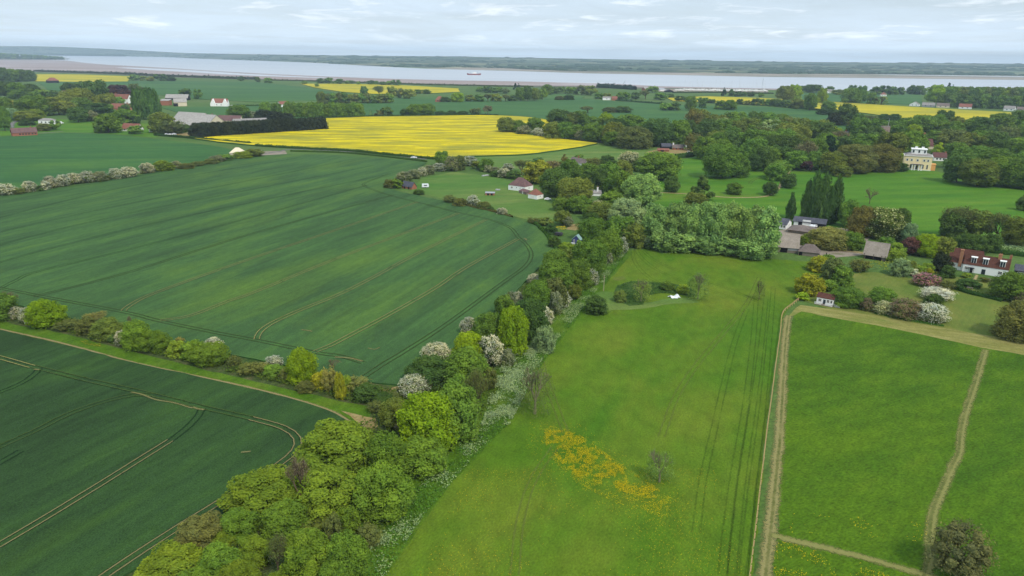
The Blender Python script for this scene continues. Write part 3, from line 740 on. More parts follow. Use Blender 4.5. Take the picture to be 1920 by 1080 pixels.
def make_crown(name, kind='round', lobes=26, leaf=0.05, count=3000, lob_r=(0.13, 0.2), openness=0.0, blossom=0.0, z0=0.05, sub=True, core=0.74, branches=0, ragged=0.5, sep=0.6, seed=0):
    global NR
    NR = np.random.RandomState(seed + 101); rr = random.Random(seed + 5)
    L = []
    tries = 0
    while len(L) < lobes and tries < 4000:
        tries += 1
        z = rr.uniform(z0 + 0.06, 0.93)
        R = shape_radius(kind, z)
        lr = rr.uniform(*lob_r) * (0.55 + 0.9 * min(R, 0.5))
        rad = max(0.0, R - lr * 0.85) * math.sqrt(rr.uniform(0.35, 1.0))
        an = rr.uniform(0, 2 * math.pi)
        c = Vector((math.cos(an) * rad, math.sin(an) * rad, min(z, 1 - lr * 0.9)))
        if any((c - q).length < sep * (lr + r) for q, r, _ in L): 
            if tries < 2500: continue
        L.append((c, lr, rr.uniform(0, 1)))
    # secondary lobes give the cauliflower outline
    if sub:
        ex = []
        for c, r, v in L:
            for k in range(4):
                dv = Vector((rr.gauss(0, 1), rr.gauss(0, 1), rr.gauss(0.25, 1))).normalized()
                ex.append((c + dv * r * 0.75, r * rr.uniform(0.4, 0.62), min(1, max(0, v + rr.uniform(-.35, .35)))))
        L += ex
    cen = np.array([tuple(c) for c, r, v in L]); rad = np.array([r for c, r, v in L]); lv = np.array([v for c, r, v in L])
    w = rad ** 2; w /= w.sum()
    idx = NR.choice(len(L), int(count * 1.8), p=w)
    dv = unit(NR.normal(size=(len(idx), 3)) + np.array([0, 0, 0.25]))
    pos = cen[idx] + dv * (rad[idx] * (1 + ragged * (NR.rand(len(idx)) ** 2 - 0.25)))[:, None]
    keep = np.ones(len(idx), bool)
    for k in range(len(L)):
        dd = np.linalg.norm(pos - cen[k], axis=1)
        keep &= ~((dd < rad[k] * 0.8) & (idx != k))
    keep &= pos[:, 2] > z0 * 0.5
    if openness: keep &= NR.rand(len(idx)) > openness
    pos = pos[keep][:count]; dv = dv[keep][:count]; idx = idx[keep][:count]
    nrm = unit(dv + NR.normal(scale=0.55, size=dv.shape))
    size = leaf * (0.65 + 0.7 * NR.rand(len(pos)))
    var = np.clip(0.5 * lv[idx] + 0.25 + NR.normal(scale=0.2, size=len(pos)), 0, 1)
    v, n, _, _ = leaf_mesh(pos, nrm, size, var, 0)
    verts = [v]; nq = n
    mat = np.zeros(n, int)
    if blossom:
        mat[(NR.rand(n) < blossom * np.clip(0.55 + pos[:, 2] * 0.8, 0, 1.1))] = 1
    faces = [tuple(range(4 * k, 4 * k + 4)) for k in range(n)]
    base = 4 * n
    vall = v.tolist(); fvar = var.tolist(); fm = mat.tolist()
    # leafy inner mass of each lobe
    if core:
        for (c, r, vv) in L[:lobes]:
            ring = 7; b = len(vall)
            rr_ = r * core
            vall.append((c.x, c.y, c.z + rr_)); 
            for st in (0.5, 1.05, 1.7, 2.4):
                for k in range(ring):
                    an = 2 * math.pi * k / ring + st
                    j = 1 + rr.uniform(-.12, .12)
                    vall.append((c.x + rr_ * j * math.sin(st) * math.cos(an), c.y + rr_ * j * math.sin(st) * math.sin(an), max(0.0, c.z + rr_ * j * math.cos(st))))
            vall.append((c.x, c.y, max(0.0, c.z - rr_)))
            for k in range(ring):
                faces.append((b, b + 1 + k, b + 1 + (k + 1) % ring)); fvar.append(vv * 0.5 + .2); fm.append(0)
                for q in range(3):
                    o1 = b + 1 + q * ring; o2 = o1 + ring
                    faces.append((o1 + k, o2 + k, o2 + (k + 1) % ring, o1 + (k + 1) % ring)); fvar.append(vv * 0.5 + .2); fm.append(0)
                faces.append((b + 1 + 3 * ring + k, b + 1 + 4 * ring, b + 1 + 3 * ring + (k + 1) % ring)); fvar.append(vv * 0.5 + .2); fm.append(0)
    A = np.array(vall)
    ex_ = np.percentile(np.abs(A[:, :2]), 98.5); zx = np.percentile(A[:, 2], 99.3)
    A[:, :2] *= 0.5 / ex_; A[:, 2] *= 1.0 / zx
    vall = A.tolist()
    me = bpy.data.meshes.new(name)
    me.from_pydata(vall, [], faces)
    if blossom:
        me.materials.append(M_GREENLEAF); me.materials.append(M_LEAF)
    else:
        me.materials.append(M_LEAF)
    me.polygons.foreach_set('material_index', fm)
    at = me.attributes.new('leafvar', 'FLOAT', 'FACE'); at.data.foreach_set('value', fvar)
    me.update()
    return me

def branch_mesh(name, seed, depth_=5, spread=0.55, r=0.022, up=0.35, leafy=0, leaf=0.03, width=1.0, trunk=0.2, first=5):
    """trunk, limbs and twigs in a unit box (height 1)"""
    rr = random.Random(seed); mb = MB(); tips = []
    def grow(p, d, ln, rad, k):
        q = p + d * ln
        mb.tube(p, q, rad, rad * 0.68, 6 if k < 2 else 3, 0, caps=False)
        if k >= depth_:
            tips.append(q); return
        if k >= 2: tips.append(q)
        n = rr.choice((2, 3, 3)) if k else first
        for _ in range(n):
            nd = (d + Vector((rr.gauss(0, spread), rr.gauss(0, spread), rr.gauss(up * 0.4, spread * 0.6)))).normalized()
            grow(q, nd, ln * rr.uniform(0.62, 0.86), rad * 0.66, k + 1)
    grow(Vector((0, 0, 0)), Vector((0, 0, 1)), trunk, r, 0)
    vs = np.array(mb.v)
    wx = max(abs(vs[:, 0]).max(), abs(vs[:, 1]).max()); hz = vs[:, 2].max()
    sc = np.array([0.5 / wx * width, 0.5 / wx * width, 1.0 / hz])
    vs = vs * sc
    mb.v = vs.tolist()
    me = bpy.data.meshes.new(name)
    me.from_pydata(mb.v, [], mb.f)
    me.materials.append(M_BARK)
    at = me.attributes.new('leafvar', 'FLOAT', 'FACE'); at.data.foreach_set('value', [rr.random() for _ in mb.f])
    me.update()
    return me, np.array([tuple(q) for q in tips]) * sc

def tip_leaves(name, tips, per, leaf, spread, seed, blossom=0.0):
    """loose opening leaves round the twig ends: an airy crown"""
    global NR
    NR = np.random.RandomState(seed)
    pos = np.repeat(tips, per, 0) + NR.normal(scale=spread, size=(len(tips) * per, 3))
    pos = pos[pos[:, 2] > 0.04]
    n = len(pos)
    nrm = unit(NR.normal(size=(n, 3)) + np.array([0, 0, 0.5]))
    v, n, _, _ = leaf_mesh(pos, nrm, leaf * (0.6 + 0.8 * NR.rand(n)), None, 0)
    me = bpy.data.meshes.new(name)
    me.from_pydata(v.tolist(), [], [tuple(range(4 * k, 4 * k + 4)) for k in range(n)])
    if blossom:
        me.materials.append(M_GREENLEAF); me.materials.append(M_LEAF)
        me.polygons.foreach_set('material_index', (NR.rand(n) < blossom).astype(int).tolist())
    else:
        me.materials.append(M_LEAF)
    at = me.attributes.new('leafvar', 'FLOAT', 'FACE'); at.data.foreach_set('value', NR.rand(n).tolist())
    me.update()
    return me

def trunk_mesh(name, seed, top=0.55, r=0.03):
    rr = random.Random(seed); mb = MB()
    p = Vector((0, 0, -0.01)); d = Vector((rr.uniform(-.05, .05), rr.uniform(-.05, .05), 1)); rad = r
    for k in range(3):
        q = p + d * top / 3; mb.tube(p, q, rad, rad * 0.8, 8, 0); p = q; rad *= 0.8
        d = (d + Vector((rr.uniform(-.12, .12), rr.uniform(-.12, .12), 0)))
        if k:
            for _ in range(3):
                e = p + Vector((rr.uniform(-.3, .3), rr.uniform(-.3, .3), rr.uniform(.1, .28)))
                mb.tube(p, e, rad * 0.6, rad * 0.2, 5, 0)
    me = bpy.data.meshes.new(name); me.from_pydata(mb.v, [], mb.f); me.materials.append(M_BARK); me.update()
    return me

PROTO = {}
LEAF_GAIN = 1.5
def proto(shape, lod, k):
    key = (shape, lod, k)
    if key in PROTO: return PROTO[key]
    sd = (hash(shape) if False else sum(ord(c) for c in shape)) * 17 + lod * 5 + k * 101
    cnt = (9000, 3200, 800)[lod]; lf = (0.026, 0.044, 0.085)[lod]; lb = (34, 24, 13)[lod]; sb = lod < 2
    kw = dict(seed=sd, leaf=lf, count=cnt, lobes=lb, sub=sb)
    n = 'crown_' + shape
    if shape == 'round': me = make_crown(n, 'round', z0=0.12, **kw)
    elif shape == 'dome': me = make_crown(n, 'dome', z0=0.03, **kw)
    elif shape == 'bush': me = make_crown(n, 'dome', z0=0.0, ragged=0.55, **kw)
    elif shape == 'tall': me = make_crown(n, 'tall', z0=0.06, **kw)
    elif shape == 'cone': me = make_crown(n, 'cone', z0=0.04, lob_r=(0.08, 0.14), **kw)
    elif shape == 'column': me = make_crown(n, 'column', z0=0.02, lob_r=(0.16, 0.26), ragged=0.5, **kw)
    elif shape == 'willow':
        me = make_crown(n, 'tall', z0=0.02, lob_r=(0.09, 0.15), ragged=0.7, **{**kw, 'lobes': int(lb * 1.5)})
    elif shape == 'lump':
        me = make_crown(n, 'dome', z0=0.05, lob_r=(0.15, 0.21), ragged=0.14, sep=0.62, **{**kw, 'lobes': max(11, int(lb * .7)), 'leaf': lf * 0.8, 'count': int(cnt * 1.1)})
    elif shape == 'open':
        me = make_crown(n, 'round', z0=0.1, openness=0.55, ragged=1.0, **{**kw, 'core': 0.62, 'count': int(cnt * .7), 'leaf': lf * 0.9})
    elif shape == 'blossom':
        me = make_crown(n, 'dome', z0=0.03, blossom=0.78, ragged=0.7, **{**kw, 'leaf': lf * 0.85})
    elif shape == 'candle':
        me = make_crown(n, 'dome', z0=0.05, blossom=0.25, ragged=0.5, **kw)
    elif shape == 'wisp':
        b, tips = branch_mesh('trunk_wisp', sd, 4, 0.3, 0.006, 0.7, first=6, trunk=0.06); b.materials[0] = M_TWIGB
        me = make_crown(n, 'tall', z0=0.03, openness=0.66, ragged=1.2, **{**kw, 'core': 0, 'leaf': lf * 0.65, 'lob_r': (0.1, 0.2)})
        PROTO[key] = (me, b); return PROTO[key]
    elif shape in ('twiggy', 'bare', 'airy', 'lean'):
        b, tips = branch_mesh('trunk_' + shape, sd, 6 if lod == 0 else 5, 0.5 if shape != 'lean' else 0.42, 0.02 if shape != 'lean' else .03, 0.35, first=5, trunk=0.16 if shape != 'lean' else 0.25)
        if shape == 'bare' or shape == 'lean': c = tip_leaves(n, tips, 1 if lod == 0 else 2, 0.012, 0.02, sd)
        elif shape == 'twiggy': c = tip_leaves(n, tips, 3 if lod == 0 else 6, lf * 0.75, 0.045, sd)
        else: c = tip_leaves(n, tips, 4 if lod == 0 else 8, lf * 0.62, 0.05, sd)
        PROTO[key] = (c, b)
        return PROTO[key]
    PROTO[key] = (me, trunk_mesh('trunk_' + shape, sd, 0.5))
    return PROTO[key]

# kinds: crown shapes, leaf colour (sRGB), words that describe it, noun, trunk thickness
KIND = {
    'oak':   (['round', 'dome'], (84, 110, 46), 'mid green', 'tree'),
    'green': (['dome', 'round'], (84, 110, 44), 'fresh green', 'tree'),
    'dark':  (['round', 'dome'], (70, 92, 46), 'dark green', 'tree'),
    'lime':  (['lump', 'dome'], (106, 128, 28), 'bright lime green', 'tree'),
    'lump':  (['lump'], (98, 116, 38), 'yellow green lobed', 'tree'),
    'lumpg': (['lump', 'dome'], (88, 112, 40), 'bushy leaf green', 'tree'),
    'olive': (['dome', 'round'], (94, 106, 48), 'olive green', 'tree'),
    'oliveb': (['lump'], (96, 98, 54), 'olive brown lobed', 'tree'),
    'brown': (['open', 'airy'], (84, 94, 54), 'brown budding', 'tree'),
    'airy':  (['wisp'], (96, 116, 60), 'thinly leaved', 'tree'),
    'bronze': (['open'], (94, 92, 50), 'bronze leaved', 'tree'),
    'copper': (['round'], (60, 44, 48), 'dark purple', 'tree'),
    'red':   (['round'], (92, 62, 56), 'wine red', 'tree'),
    'haw':   (['blossom'], (204, 206, 188), 'white blossoming', 'hawthorn'),
    'hawd':  (['blossom'], (156, 162, 134), 'grey white blossoming', 'hawthorn'),
    'cream': (['blossom'], (206, 208, 168), 'cream flowering', 'tree'),
    'white': (['blossom'], (222, 222, 208), 'pure white blossoming', 'tree'),
    'pink':  (['blossom'], (196, 142, 152), 'pink blossoming', 'tree'),
    'mauve': (['blossom'], (150, 130, 108), 'brownish blossoming', 'tree'),
    'candle': (['candle'], (196, 196, 140), 'candle flowered', 'chestnut tree'),
    'willow': (['willow'], (108, 134, 76), 'pale green', 'willow'),
    'silver': (['willow'], (120, 138, 96), 'silvery', 'willow'),
    'gold':  (['willow'], (124, 128, 44), 'golden weeping', 'willow'),
    'poplar': (['column'], (62, 88, 46), 'tall columnar', 'poplar'),
    'conifer': (['cone'], (36, 58, 36), 'dark pointed', 'conifer'),
    'cypress': (['column'], (44, 52, 36), 'blackish green', 'cypress'),
    'bush':  (['bush'], (82, 104, 44), 'green', 'bush'),
    'bushl': (['bush'], (104, 124, 44), 'light green', 'bush'),
    'bushd': (['bush'], (62, 84, 42), 'dark green', 'bush'),
    'bushg': (['bush'], (106, 128, 92), 'grey green', 'bush'),
    'bushb': (['bush', 'open'], (86, 94, 52), 'brownish', 'bush'),
    'gorse': (['bush'], (122, 124, 36), 'yellow topped', 'shrub'),
    'tan':   (['open'], (116, 116, 64), 'tan leaved', 'bush'),
    'umber': (['open'], (90, 92, 60), 'brownish twiggy', 'tree'),
    'bare':  (['bare'], (108, 104, 76), 'bare grey', 'tree'),
    'lean':  (['lean'], (120, 110, 92), 'leafless ivy stemmed', 'tree'),
}
ORD = ['', 'first', 'second', 'third', 'fourth', 'fifth', 'sixth', 'seventh', 'eighth', 'ninth', 'tenth', 'eleventh', 'twelfth', 'thirteenth', 'fourteenth', 'fifteenth', 'sixteenth', 'seventeenth', 'eighteenth', 'nineteenth', 'twentieth']
TENS = ['', '', 'twenty', 'thirty', 'forty', 'fifty', 'sixty', 'seventy', 'eighty', 'ninety']
def ordinal(n):
    if n <= 20: return ORD[n]
    if n % 10 == 0: return {2: 'twentieth', 3: 'thirtieth', 4: 'fortieth', 5: 'fiftieth', 6: 'sixtieth', 7: 'seventieth'}[n // 10]
    return TENS[n // 10] + '-' + ORD[n % 10]

NTREE = [0]
MIN_AREA = 400.0      # trees showing smaller than this go into the one mass of distant trees
SMALL = []
JOINED = {}
def joined(shape, lod, k):
    key = (shape, lod, k)
    if key in JOINED: return JOINED[key]
    c, b = proto(shape, lod, k)
    me = c.copy()
    import bmesh
    bm = bmesh.new(); bm.from_mesh(c)
    nm = len(c.materials); nf = len(bm.faces)
    bm.from_mesh(b)
    bm.faces.ensure_lookup_table()
    for f in bm.faces[nf:]: f.material_index = nm
    bm.to_mesh(me); bm.free()
    me.materials.append(M_BARK)
    JOINED[key] = me
    return me

def tree(x0, x1, yt, yb, kind, label=None, group=None, shape=None, cat=None, parts=None, dens=1.0):
    """a tree or bush whose crown fills the given box of the photograph"""
    NTREE[0] += 1; sd = NTREE[0]
    rr = random.Random(sd * 7919)
    shapes, rgb, words, noun = KIND[kind]
    wpx = x1 - x0; xc = (x0 + x1) / 2
    sh = shape or shapes[rr.randrange(len(shapes))]
    # foot of the trunk: behind the front of the crown
    g0 = G(xc, yb); dist = math.hypot(g0.x, g0.y); el = math.atan2(CAMH, dist)
    P = G(xc, yb - 0.5 * wpx * math.sin(el) * 0.85)
    for _ in range(2):
        wm = wpx * depth(P) / F
        h = height_at(P, yt)
        # dome tops lean towards us: a fat low crown shows its top further back
        h = max(h - 0.10 * wm * math.sin(el), 0.35 * wm, 0.6)
        xm, _y = proj(P + Vector((0, 0, h * 0.5)))
        P = G(xc - (xm - xc), proj(P)[1])
    lod = 0 if wpx > 44 else (1 if wpx > 17 else 2)
    nv = 5 if lod == 0 else 4 if lod == 1 else 3
    k = rr.randrange(nv)
    rz = rr.uniform(0, 2 * math.pi)
    c = [min(0.8, q * LEAF_GAIN) for q in lin(rgb)] if noun not in ('hawthorn',) and kind not in ('white', 'pink', 'cream', 'candle', 'mauve') else [q * 0.85 for q in lin(rgb)]; vf = rr.uniform(0.84, 1.18); hue = rr.uniform(-0.07, 0.07)
    col = (min(1, c[0] * vf * (1 + hue)), min(1, c[1] * vf), min(1, c[2] * vf * (1 - hue)), 1)
    sx = wm * rr.uniform(1.08, 1.2) * GROW[0]; h *= 1.03
    name = noun.replace(' ', '_')
    if noun == 'tree' and wpx * (yb - yt) < MIN_AREA:
        SMALL.append((joined(sh, 2, k % 3), P, rz, sx, h, col)); return None
    if parts is None: parts = wpx > 24
    if parts:
        root = empty(name, P, rz)
        cm, tm = proto(sh, lod, k)
        o = bpy.data.objects.new('crown', cm); link(o, root); o.color = col; o.scale = (sx, sx * rr.uniform(0.92, 1.05), h)
        b = bpy.data.objects.new('trunk', tm); link(b, root); b.scale = (sx, sx, h)
        if sh not in ('twiggy', 'bare', 'airy', 'lean', 'wisp'): b.scale = (max(sx * .8, h * .35), max(sx * .8, h * .35), h)
    else:
        root = bpy.data.objects.new(name, joined(sh, lod, k)); link(root)
        root.location = P; root.rotation_euler = (0, 0, rz); root.scale = (sx, sx, h); root.color = col
    tag(root, label or f'{words} {noun}', cat or ('bush' if noun in ('bush', 'shrub') else 'tree'), group)
    return root

def flush_small():
    """every tree too small and too many to be singled out: one object"""
    V, Fq, L3, C, VAR, MI = [], [], [], [], [], []
    off = 0; loops = []; starts = []; totals = []
    for me, P, rz, sx, h, col in SMALL:
        n = len(me.vertices); co = np.empty(n * 3); me.vertices.foreach_get('co', co); co = co.reshape(-1, 3)
        c, s_ = math.cos(rz), math.sin(rz)
        q = np.stack([(co[:, 0] * c - co[:, 1] * s_) * sx + P.x, (co[:, 0] * s_ + co[:, 1] * c) * sx + P.y, co[:, 2] * h + P.z], 1)
        nl = len(me.loops); li = np.empty(nl, int); me.loops.foreach_get('vertex_index', li)
        npol = len(me.polygons); ls = np.empty(npol, int); lt = np.empty(npol, int); mi = np.empty(npol, int)
        me.polygons.foreach_get('loop_start', ls); me.polygons.foreach_get('loop_total', lt); me.polygons.foreach_get('material_index', mi)
        va = np.empty(npol); me.attributes['leafvar'].data.foreach_get('value', va)
        nm = len(me.materials)
        bark = (mi == nm - 1)
        cc = np.tile(np.array(col), (npol, 1)); cc[bark] = (0.12, 0.09, 0.06, 1)
        starts.append(ls + sum(len(x) for x in loops)); totals.append(lt); loops.append(li + off); V.append(q); C.append(cc); VAR.append(va)
        off += n
    V = np.concatenate(V); loops = np.concatenate(loops); starts = np.concatenate(starts); totals = np.concatenate(totals); C = np.concatenate(C); VAR = np.concatenate(VAR)
    faces = [tuple(loops[a:a + b].tolist()) for a, b in zip(starts, totals)]
    me = bpy.data.meshes.new('distant_trees'); me.from_pydata(V.tolist(), [], faces)
    a = me.attributes.new('leafvar', 'FLOAT', 'FACE'); a.data.foreach_set('value', VAR)
    a = me.attributes.new('leafcol', 'FLOAT_COLOR', 'FACE'); a.data.foreach_set('color', C.ravel())
    m, nt, out = new_mat('distant_leaves'); t = NT(nt)
    at = nt.nodes.new('ShaderNodeAttribute'); at.attribute_name = 'leafcol'
    av = nt.nodes.new('ShaderNodeAttribute'); av.attribute_name = 'leafvar'
    cl = t.mix(av.outputs['Fac'], t.mix(1.0, at.outputs['Color'], (0.62, 0.74, 0.85), 'MULTIPLY'), t.mix(1.0, at.outputs['Color'], (1.35, 1.18, 0.75), 'MULTIPLY'))
    p = t.principled(cl, 0.95, 0.03); t.l(p.outputs[0], out.inputs[0])
    me.materials.append(m); me.update()
    o = bpy.data.objects.new('distant_trees', me); link(o); tag(o, kind='stuff')

GROW = [1.0]
def row(phrase, group, spec, end='left'):
    """spec lines: x0 x1 ytop ybottom kind [shape]; labelled by kind and by place along the row"""
    items = []
    for ln in spec.strip().splitlines():
        for part in ln.split(';'):
            q = part.split()
            if len(q) < 5: continue
            items.append((float(q[0]), float(q[1]), float(q[2]), float(q[3]), q[4], q[5] if len(q) > 5 else None))
    items.sort(key=lambda a: (a[0] + a[1]) / 2)
    tot = {}
    for it in items:
        w_ = KIND[it[4]][2] + ' ' + KIND[it[4]][3]; tot[w_] = tot.get(w_, 0) + 1
    cnt = {}
    for it in items:
        w_ = KIND[it[4]][2] + ' ' + KIND[it[4]][3]; cnt[w_] = cnt.get(w_, 0) + 1
        k, n = cnt[w_], tot[w_]
        if n == 1: lab = f'only {w_} {phrase}'
        elif k == 1: lab = f'leftmost {w_} {phrase}'
        elif k == n: lab = f'rightmost {w_} {phrase}'
        else: lab = f'{ordinal(k)} {w_} from the left {phrase}'
        tree(it[0], it[1], it[2], it[3], it[4], lab, group, it[5])

# ------------------------------------------------------------------ hedges, flower drifts
def hedge(name, px, width, height, rgb, label, leaf=0.35, dens=3.0, cat='hedge', group=None, wav=0.35, seed=1):
    """long hedge: leaf clumps over a rounded bank, following ground points"""
    global NR
    NR = np.random.RandomState(seed + 900)
    pts = gpath(px, max(1.0, leaf * 3))
    P, Nn = [], []
    mb_v, mb_f = [], []
    n = len(pts)
    for i, p in enumerate(pts):
        a = pts[max(0, i - 1)]; b = pts[min(n - 1, i + 1)]
        t_ = (b - a); t_.z = 0; t_.normalize(); nn = Vector((-t_.y, t_.x, 0))
        hh = height * (1 + wav * mnoise.noise((p.x * .09, p.y * .09, seed))); ww = width * (1 + wav * 0.6 * mnoise.noise((p.x * .11, p.y * .11, seed + 9)))
        for (u, v_) in ((-.5, 0), (-.52, .5), (-.36, .86), (0, .97), (.36, .86), (.52, .5), (.5, 0)):
            q = p + nn * (u * ww * .88); mb_v.append((q.x, q.y, v_ * hh * .9))
        seg = (pts[min(n - 1, i + 1)] - p).length
        m_ = int(dens * seg * (width + 2 * height) / max(leaf, .1) ** 2 * 0.25)
        for _ in range(m_):
            an = NR.uniform(0, math.pi); f_ = NR.rand()
            q = p.lerp(pts[min(n - 1, i + 1)], f_) + nn * (-math.cos(an) * ww * .5)
            P.append((q.x, q.y, hh * (math.sin(an) ** 0.6) * NR.uniform(.82, 1.12) * 0.97 + .03))
            dn = nn * (-math.cos(an)) + Vector((0, 0, math.sin(an)))
            Nn.append((dn.x, dn.y, dn.z))
    for i in range(n - 1):
        for k in range(6): mb_f.append((7 * i + k, 7 * i + k + 1, 7 * (i + 1) + k + 1, 7 * (i + 1) + k))
    P = np.array(P); Nn = unit(np.array(Nn) + NR.normal(scale=0.6, size=(len(Nn), 3)))
    v, nq, _, _ = leaf_mesh(P, Nn, leaf * (.6 + .8 * NR.rand(len(P))), None, 0)
    b = len(mb_v)
    vs = mb_v + v.tolist()
    fs = mb_f + [tuple(range(b + 4 * k, b + 4 * k + 4)) for k in range(nq)]
    o = mesh_obj(name, vs, fs, M_LEAF)
    at = o.data.attributes.new('leafvar', 'FLOAT', 'FACE'); at.data.foreach_set('value', [0.35] * len(mb_f) + NR.rand(nq).tolist())
    o.color = (*lin(rgb), 1)
    return tag(o, label, cat, group)

def inside(poly, x, y):
    c = False; j = len(poly) - 1
    for i in range(len(poly)):
        xi, yi = poly[i]; xj, yj = poly[j]
        if (yi > y) != (yj > y) and x < (xj - xi) * (y - yi) / (yj - yi) + xi: c = not c
        j = i
    return c

def drift(name, polys, rgb, size, zr, label_kind='stuff', clump=0.02, thresh=0.0, seed=3, trans=0.3, tilt=0.5, z0=0.05):
    """many small flower or leaf clumps scattered over ground areas: one object"""
    global NR
    NR = np.random.RandomState(seed)
    P = []
    for px, count in polys:
        g = [G(x, y) for x, y in px]; poly = [(p.x, p.y) for p in g]
        xs = [p[0] for p in poly]; ys = [p[1] for p in poly]
        got = 0; tries = 0
        while got < count and tries < count * 30:
            tries += 1
            x = NR.uniform(min(xs), max(xs)); y = NR.uniform(min(ys), max(ys))
            if not inside(poly, x, y): continue
            nz = mnoise.fractal((x * clump, y * clump, seed * 1.3), 1.0, 2.0, 4)
            if nz < thresh + NR.normal() * 0.15: continue
            P.append((x, y, z0 + NR.uniform(*zr))); got += 1
    P = np.array(P); n = len(P)
    nrm = unit(NR.normal(scale=tilt, size=(n, 3)) + np.array([0, 0, 1.0]))
    v, nq, _, _ = leaf_mesh(P, nrm, size * (.5 + NR.rand(n)), None, 0)
    o = mesh_obj(name, v.tolist(), [tuple(range(4 * k, 4 * k + 4)) for k in range(n)], M_LEAF)
    at = o.data.attributes.new('leafvar', 'FLOAT', 'FACE'); at.data.foreach_set('value', NR.rand(n).tolist())
    o.color = (*lin(rgb), 1)
    tag(o, kind='stuff')
    return o
# ------------------------------------------------------------------ trees, row by row (boxes read off the photograph)
row('in the foreground copse beside the wheat', 'foreground copse between wheat and meadow', '''
573 697 800 905 lump; 566 675 878 985 lump; 673 765 873 985 lumpg; 437 557 890 985 lump; 497 578 945 1022 lumpg dome
415 488 955 1022 lumpg; 336 422 968 1042 oliveb; 398 443 996 1036 lump; 372 450 1025 1100 lumpg; 448 505 1010 1070 lump
262 380 1033 1120 lump; 420 490 1058 1130 lump; 498 548 1005 1095 brown twiggy; 543 620 996 1100 lump
560 615 962 1008 olive open; 612 642 965 1035 brown; 632 675 954 1022 lumpg; 617 685 1003 1095 lumpg dome
672 714 985 1034 bushb; 545 598 855 975 lean; 600 660 1060 1140 lumpg; 330 400 1075 1150 lumpg; 690 735 880 935 bushb
668 700 860 900 lumpg; 500 545 1075 1130 lump
''')
row('in the tall hedge along the meadow', 'tall hedge between wheat and meadow', '''
755 853 740 855 lime dome; 812 892 722 835 green; 690 762 815 905 lumpg dome; 745 830 825 900 lumpg dome; 735 776 790 830 bare twiggy; 718 770 748 806 olive bush
752 806 704 748 haw; 766 842 668 735 dark dome; 793 845 645 690 haw; 852 906 624 690 lime; 836 915 655 740 green dome; 838 880 705 775 green
872 918 695 795 brown; 898 940 630 690 haw; 866 892 596 630 haw; 888 945 588 660 oak dome; 935 987 578 668 lime dome; 930 962 555 600 oak
960 980 548 578 haw; 962 1020 563 640 dark dome; 945 968 548 590 hawd; 1005 1033 576 612 haw; 985 1030 528 590 green; 1018 1060 524 585 brown dome; 1030 1052 548 592 hawd
1040 1068 545 580 haw; 990 1014 514 535 haw; 1012 1070 490 555 green; 1018 1068 470 520 oak dome; 1060 1108 490 545 oak; 1075 1132 452 530 green
1095 1120 505 536 haw; 1112 1160 432 492 green; 1132 1147 473 496 hawd; 1152 1174 446 478 haw; 1085 1136 410 455 green; 1048 1090 470 510 olive
800 835 660 690 olive bush; 905 930 690 735 bushb; 940 962 655 690 hawd; 1066 1088 535 565 olive
780 815 700 740 bushb; 860 892 770 815 lumpg
''')
row('in the low hedge between the wheat fields', 'low hedge between the two wheat fields', '''
-40 28 552 606 green; 0 48 545 580 bare; 22 44 576 600 haw; 40 66 578 608 haw; 62 119 563 618 lime dome; 108 150 600 622 bushb; 148 185 596 630 bushb; 180 226 598 640 olive bush
150 200 590 612 tan twiggy; 219 244 620 650 haw; 236 282 602 660 lumpg dome; 262 316 622 664 lumpg; 240 252 592 622 bare; 318 350 640 672 bushl; 345 382 640 678 lumpg dome; 366 428 646 688 lumpg; 386 416 634 654 haw
428 452 668 690 bushb; 450 492 682 706 bushb; 486 505 680 702 tan; 500 528 668 692 haw; 498 530 684 708 green; 528 552 690 716 bushb; 543 590 657 724 lime tall; 588 618 698 732 gorse; 604 634 690 738 tan; 630 648 700 750 gorse
640 662 706 740 bushl; 650 690 706 742 tan; 668 712 722 756 bushd; 700 745 740 770 bushd; 690 720 752 778 bushb; 725 750 735 760 bushb
330 345 632 650 tan; 560 590 715 738 bushb; 610 640 672 700 bare; 206 222 628 645 bushd
''')
row('in the thorn hedge below the barley', 'thorn hedge along the barley field', '''
-12 28 345 368 haw; 26 46 352 366 bushb; 46 66 340 362 haw; 66 80 348 360 bushd; 76 92 340 358 haw; 84 108 331 354 haw; 106 130 328 350 haw; 128 154 325 346 haw; 152 178 321 344 haw; 176 200 322 342 hawd; 198 214 328 338 bushb
206 232 316 337 haw; 228 256 313 334 haw; 264 288 306 326 haw; 290 322 302 322 bushl; 322 340 302 316 hawd; 338 362 306 318 bushb; 360 384 302 313 bushb; 384 408 298 309 bushb; 394 420 292 305 hawd; 408 436 290 302 green; 440 470 284 298 bushl; 462 490 280 295 olive
''')
row('in the blossoming hedge round the paddock', 'blossoming hedge round the paddock', '''
721 740 337 354 bushb; 734 754 336 354 lumpg; 742 772 322 342 hawd; 766 786 318 336 hawd; 782 800 314 331 haw; 796 814 310 328 hawd; 812 836 306 322 haw; 818 842 284 312 green; 836 858 294 322 hawd; 842 864 305 318 haw; 852 872 293 320 bushb; 866 894 293 312 haw; 886 902 302 318 olive
898 926 298 322 green; 908 922 310 324 hawd; 918 936 313 326 hawd; 934 956 316 334 haw; 942 962 307 322 haw; 950 976 320 336 dark; 922 946 320 332 bushd
776 794 356 366 bushd; 832 856 366 382 bushb; 852 874 372 388 bushb; 876 898 366 388 haw; 896 918 378 394 bushb; 914 926 386 396 bushd; 932 950 390 404 haw; 990 1012 408 420 bushb; 1010 1034 408 424 olive
1024 1044 420 440 bushd; 1030 1050 444 466 bushd; 1050 1075 455 476 bushl; 1040 1068 396 424 olive; 1056 1074 406 426 hawd
''')
GROW[0] = 1.14
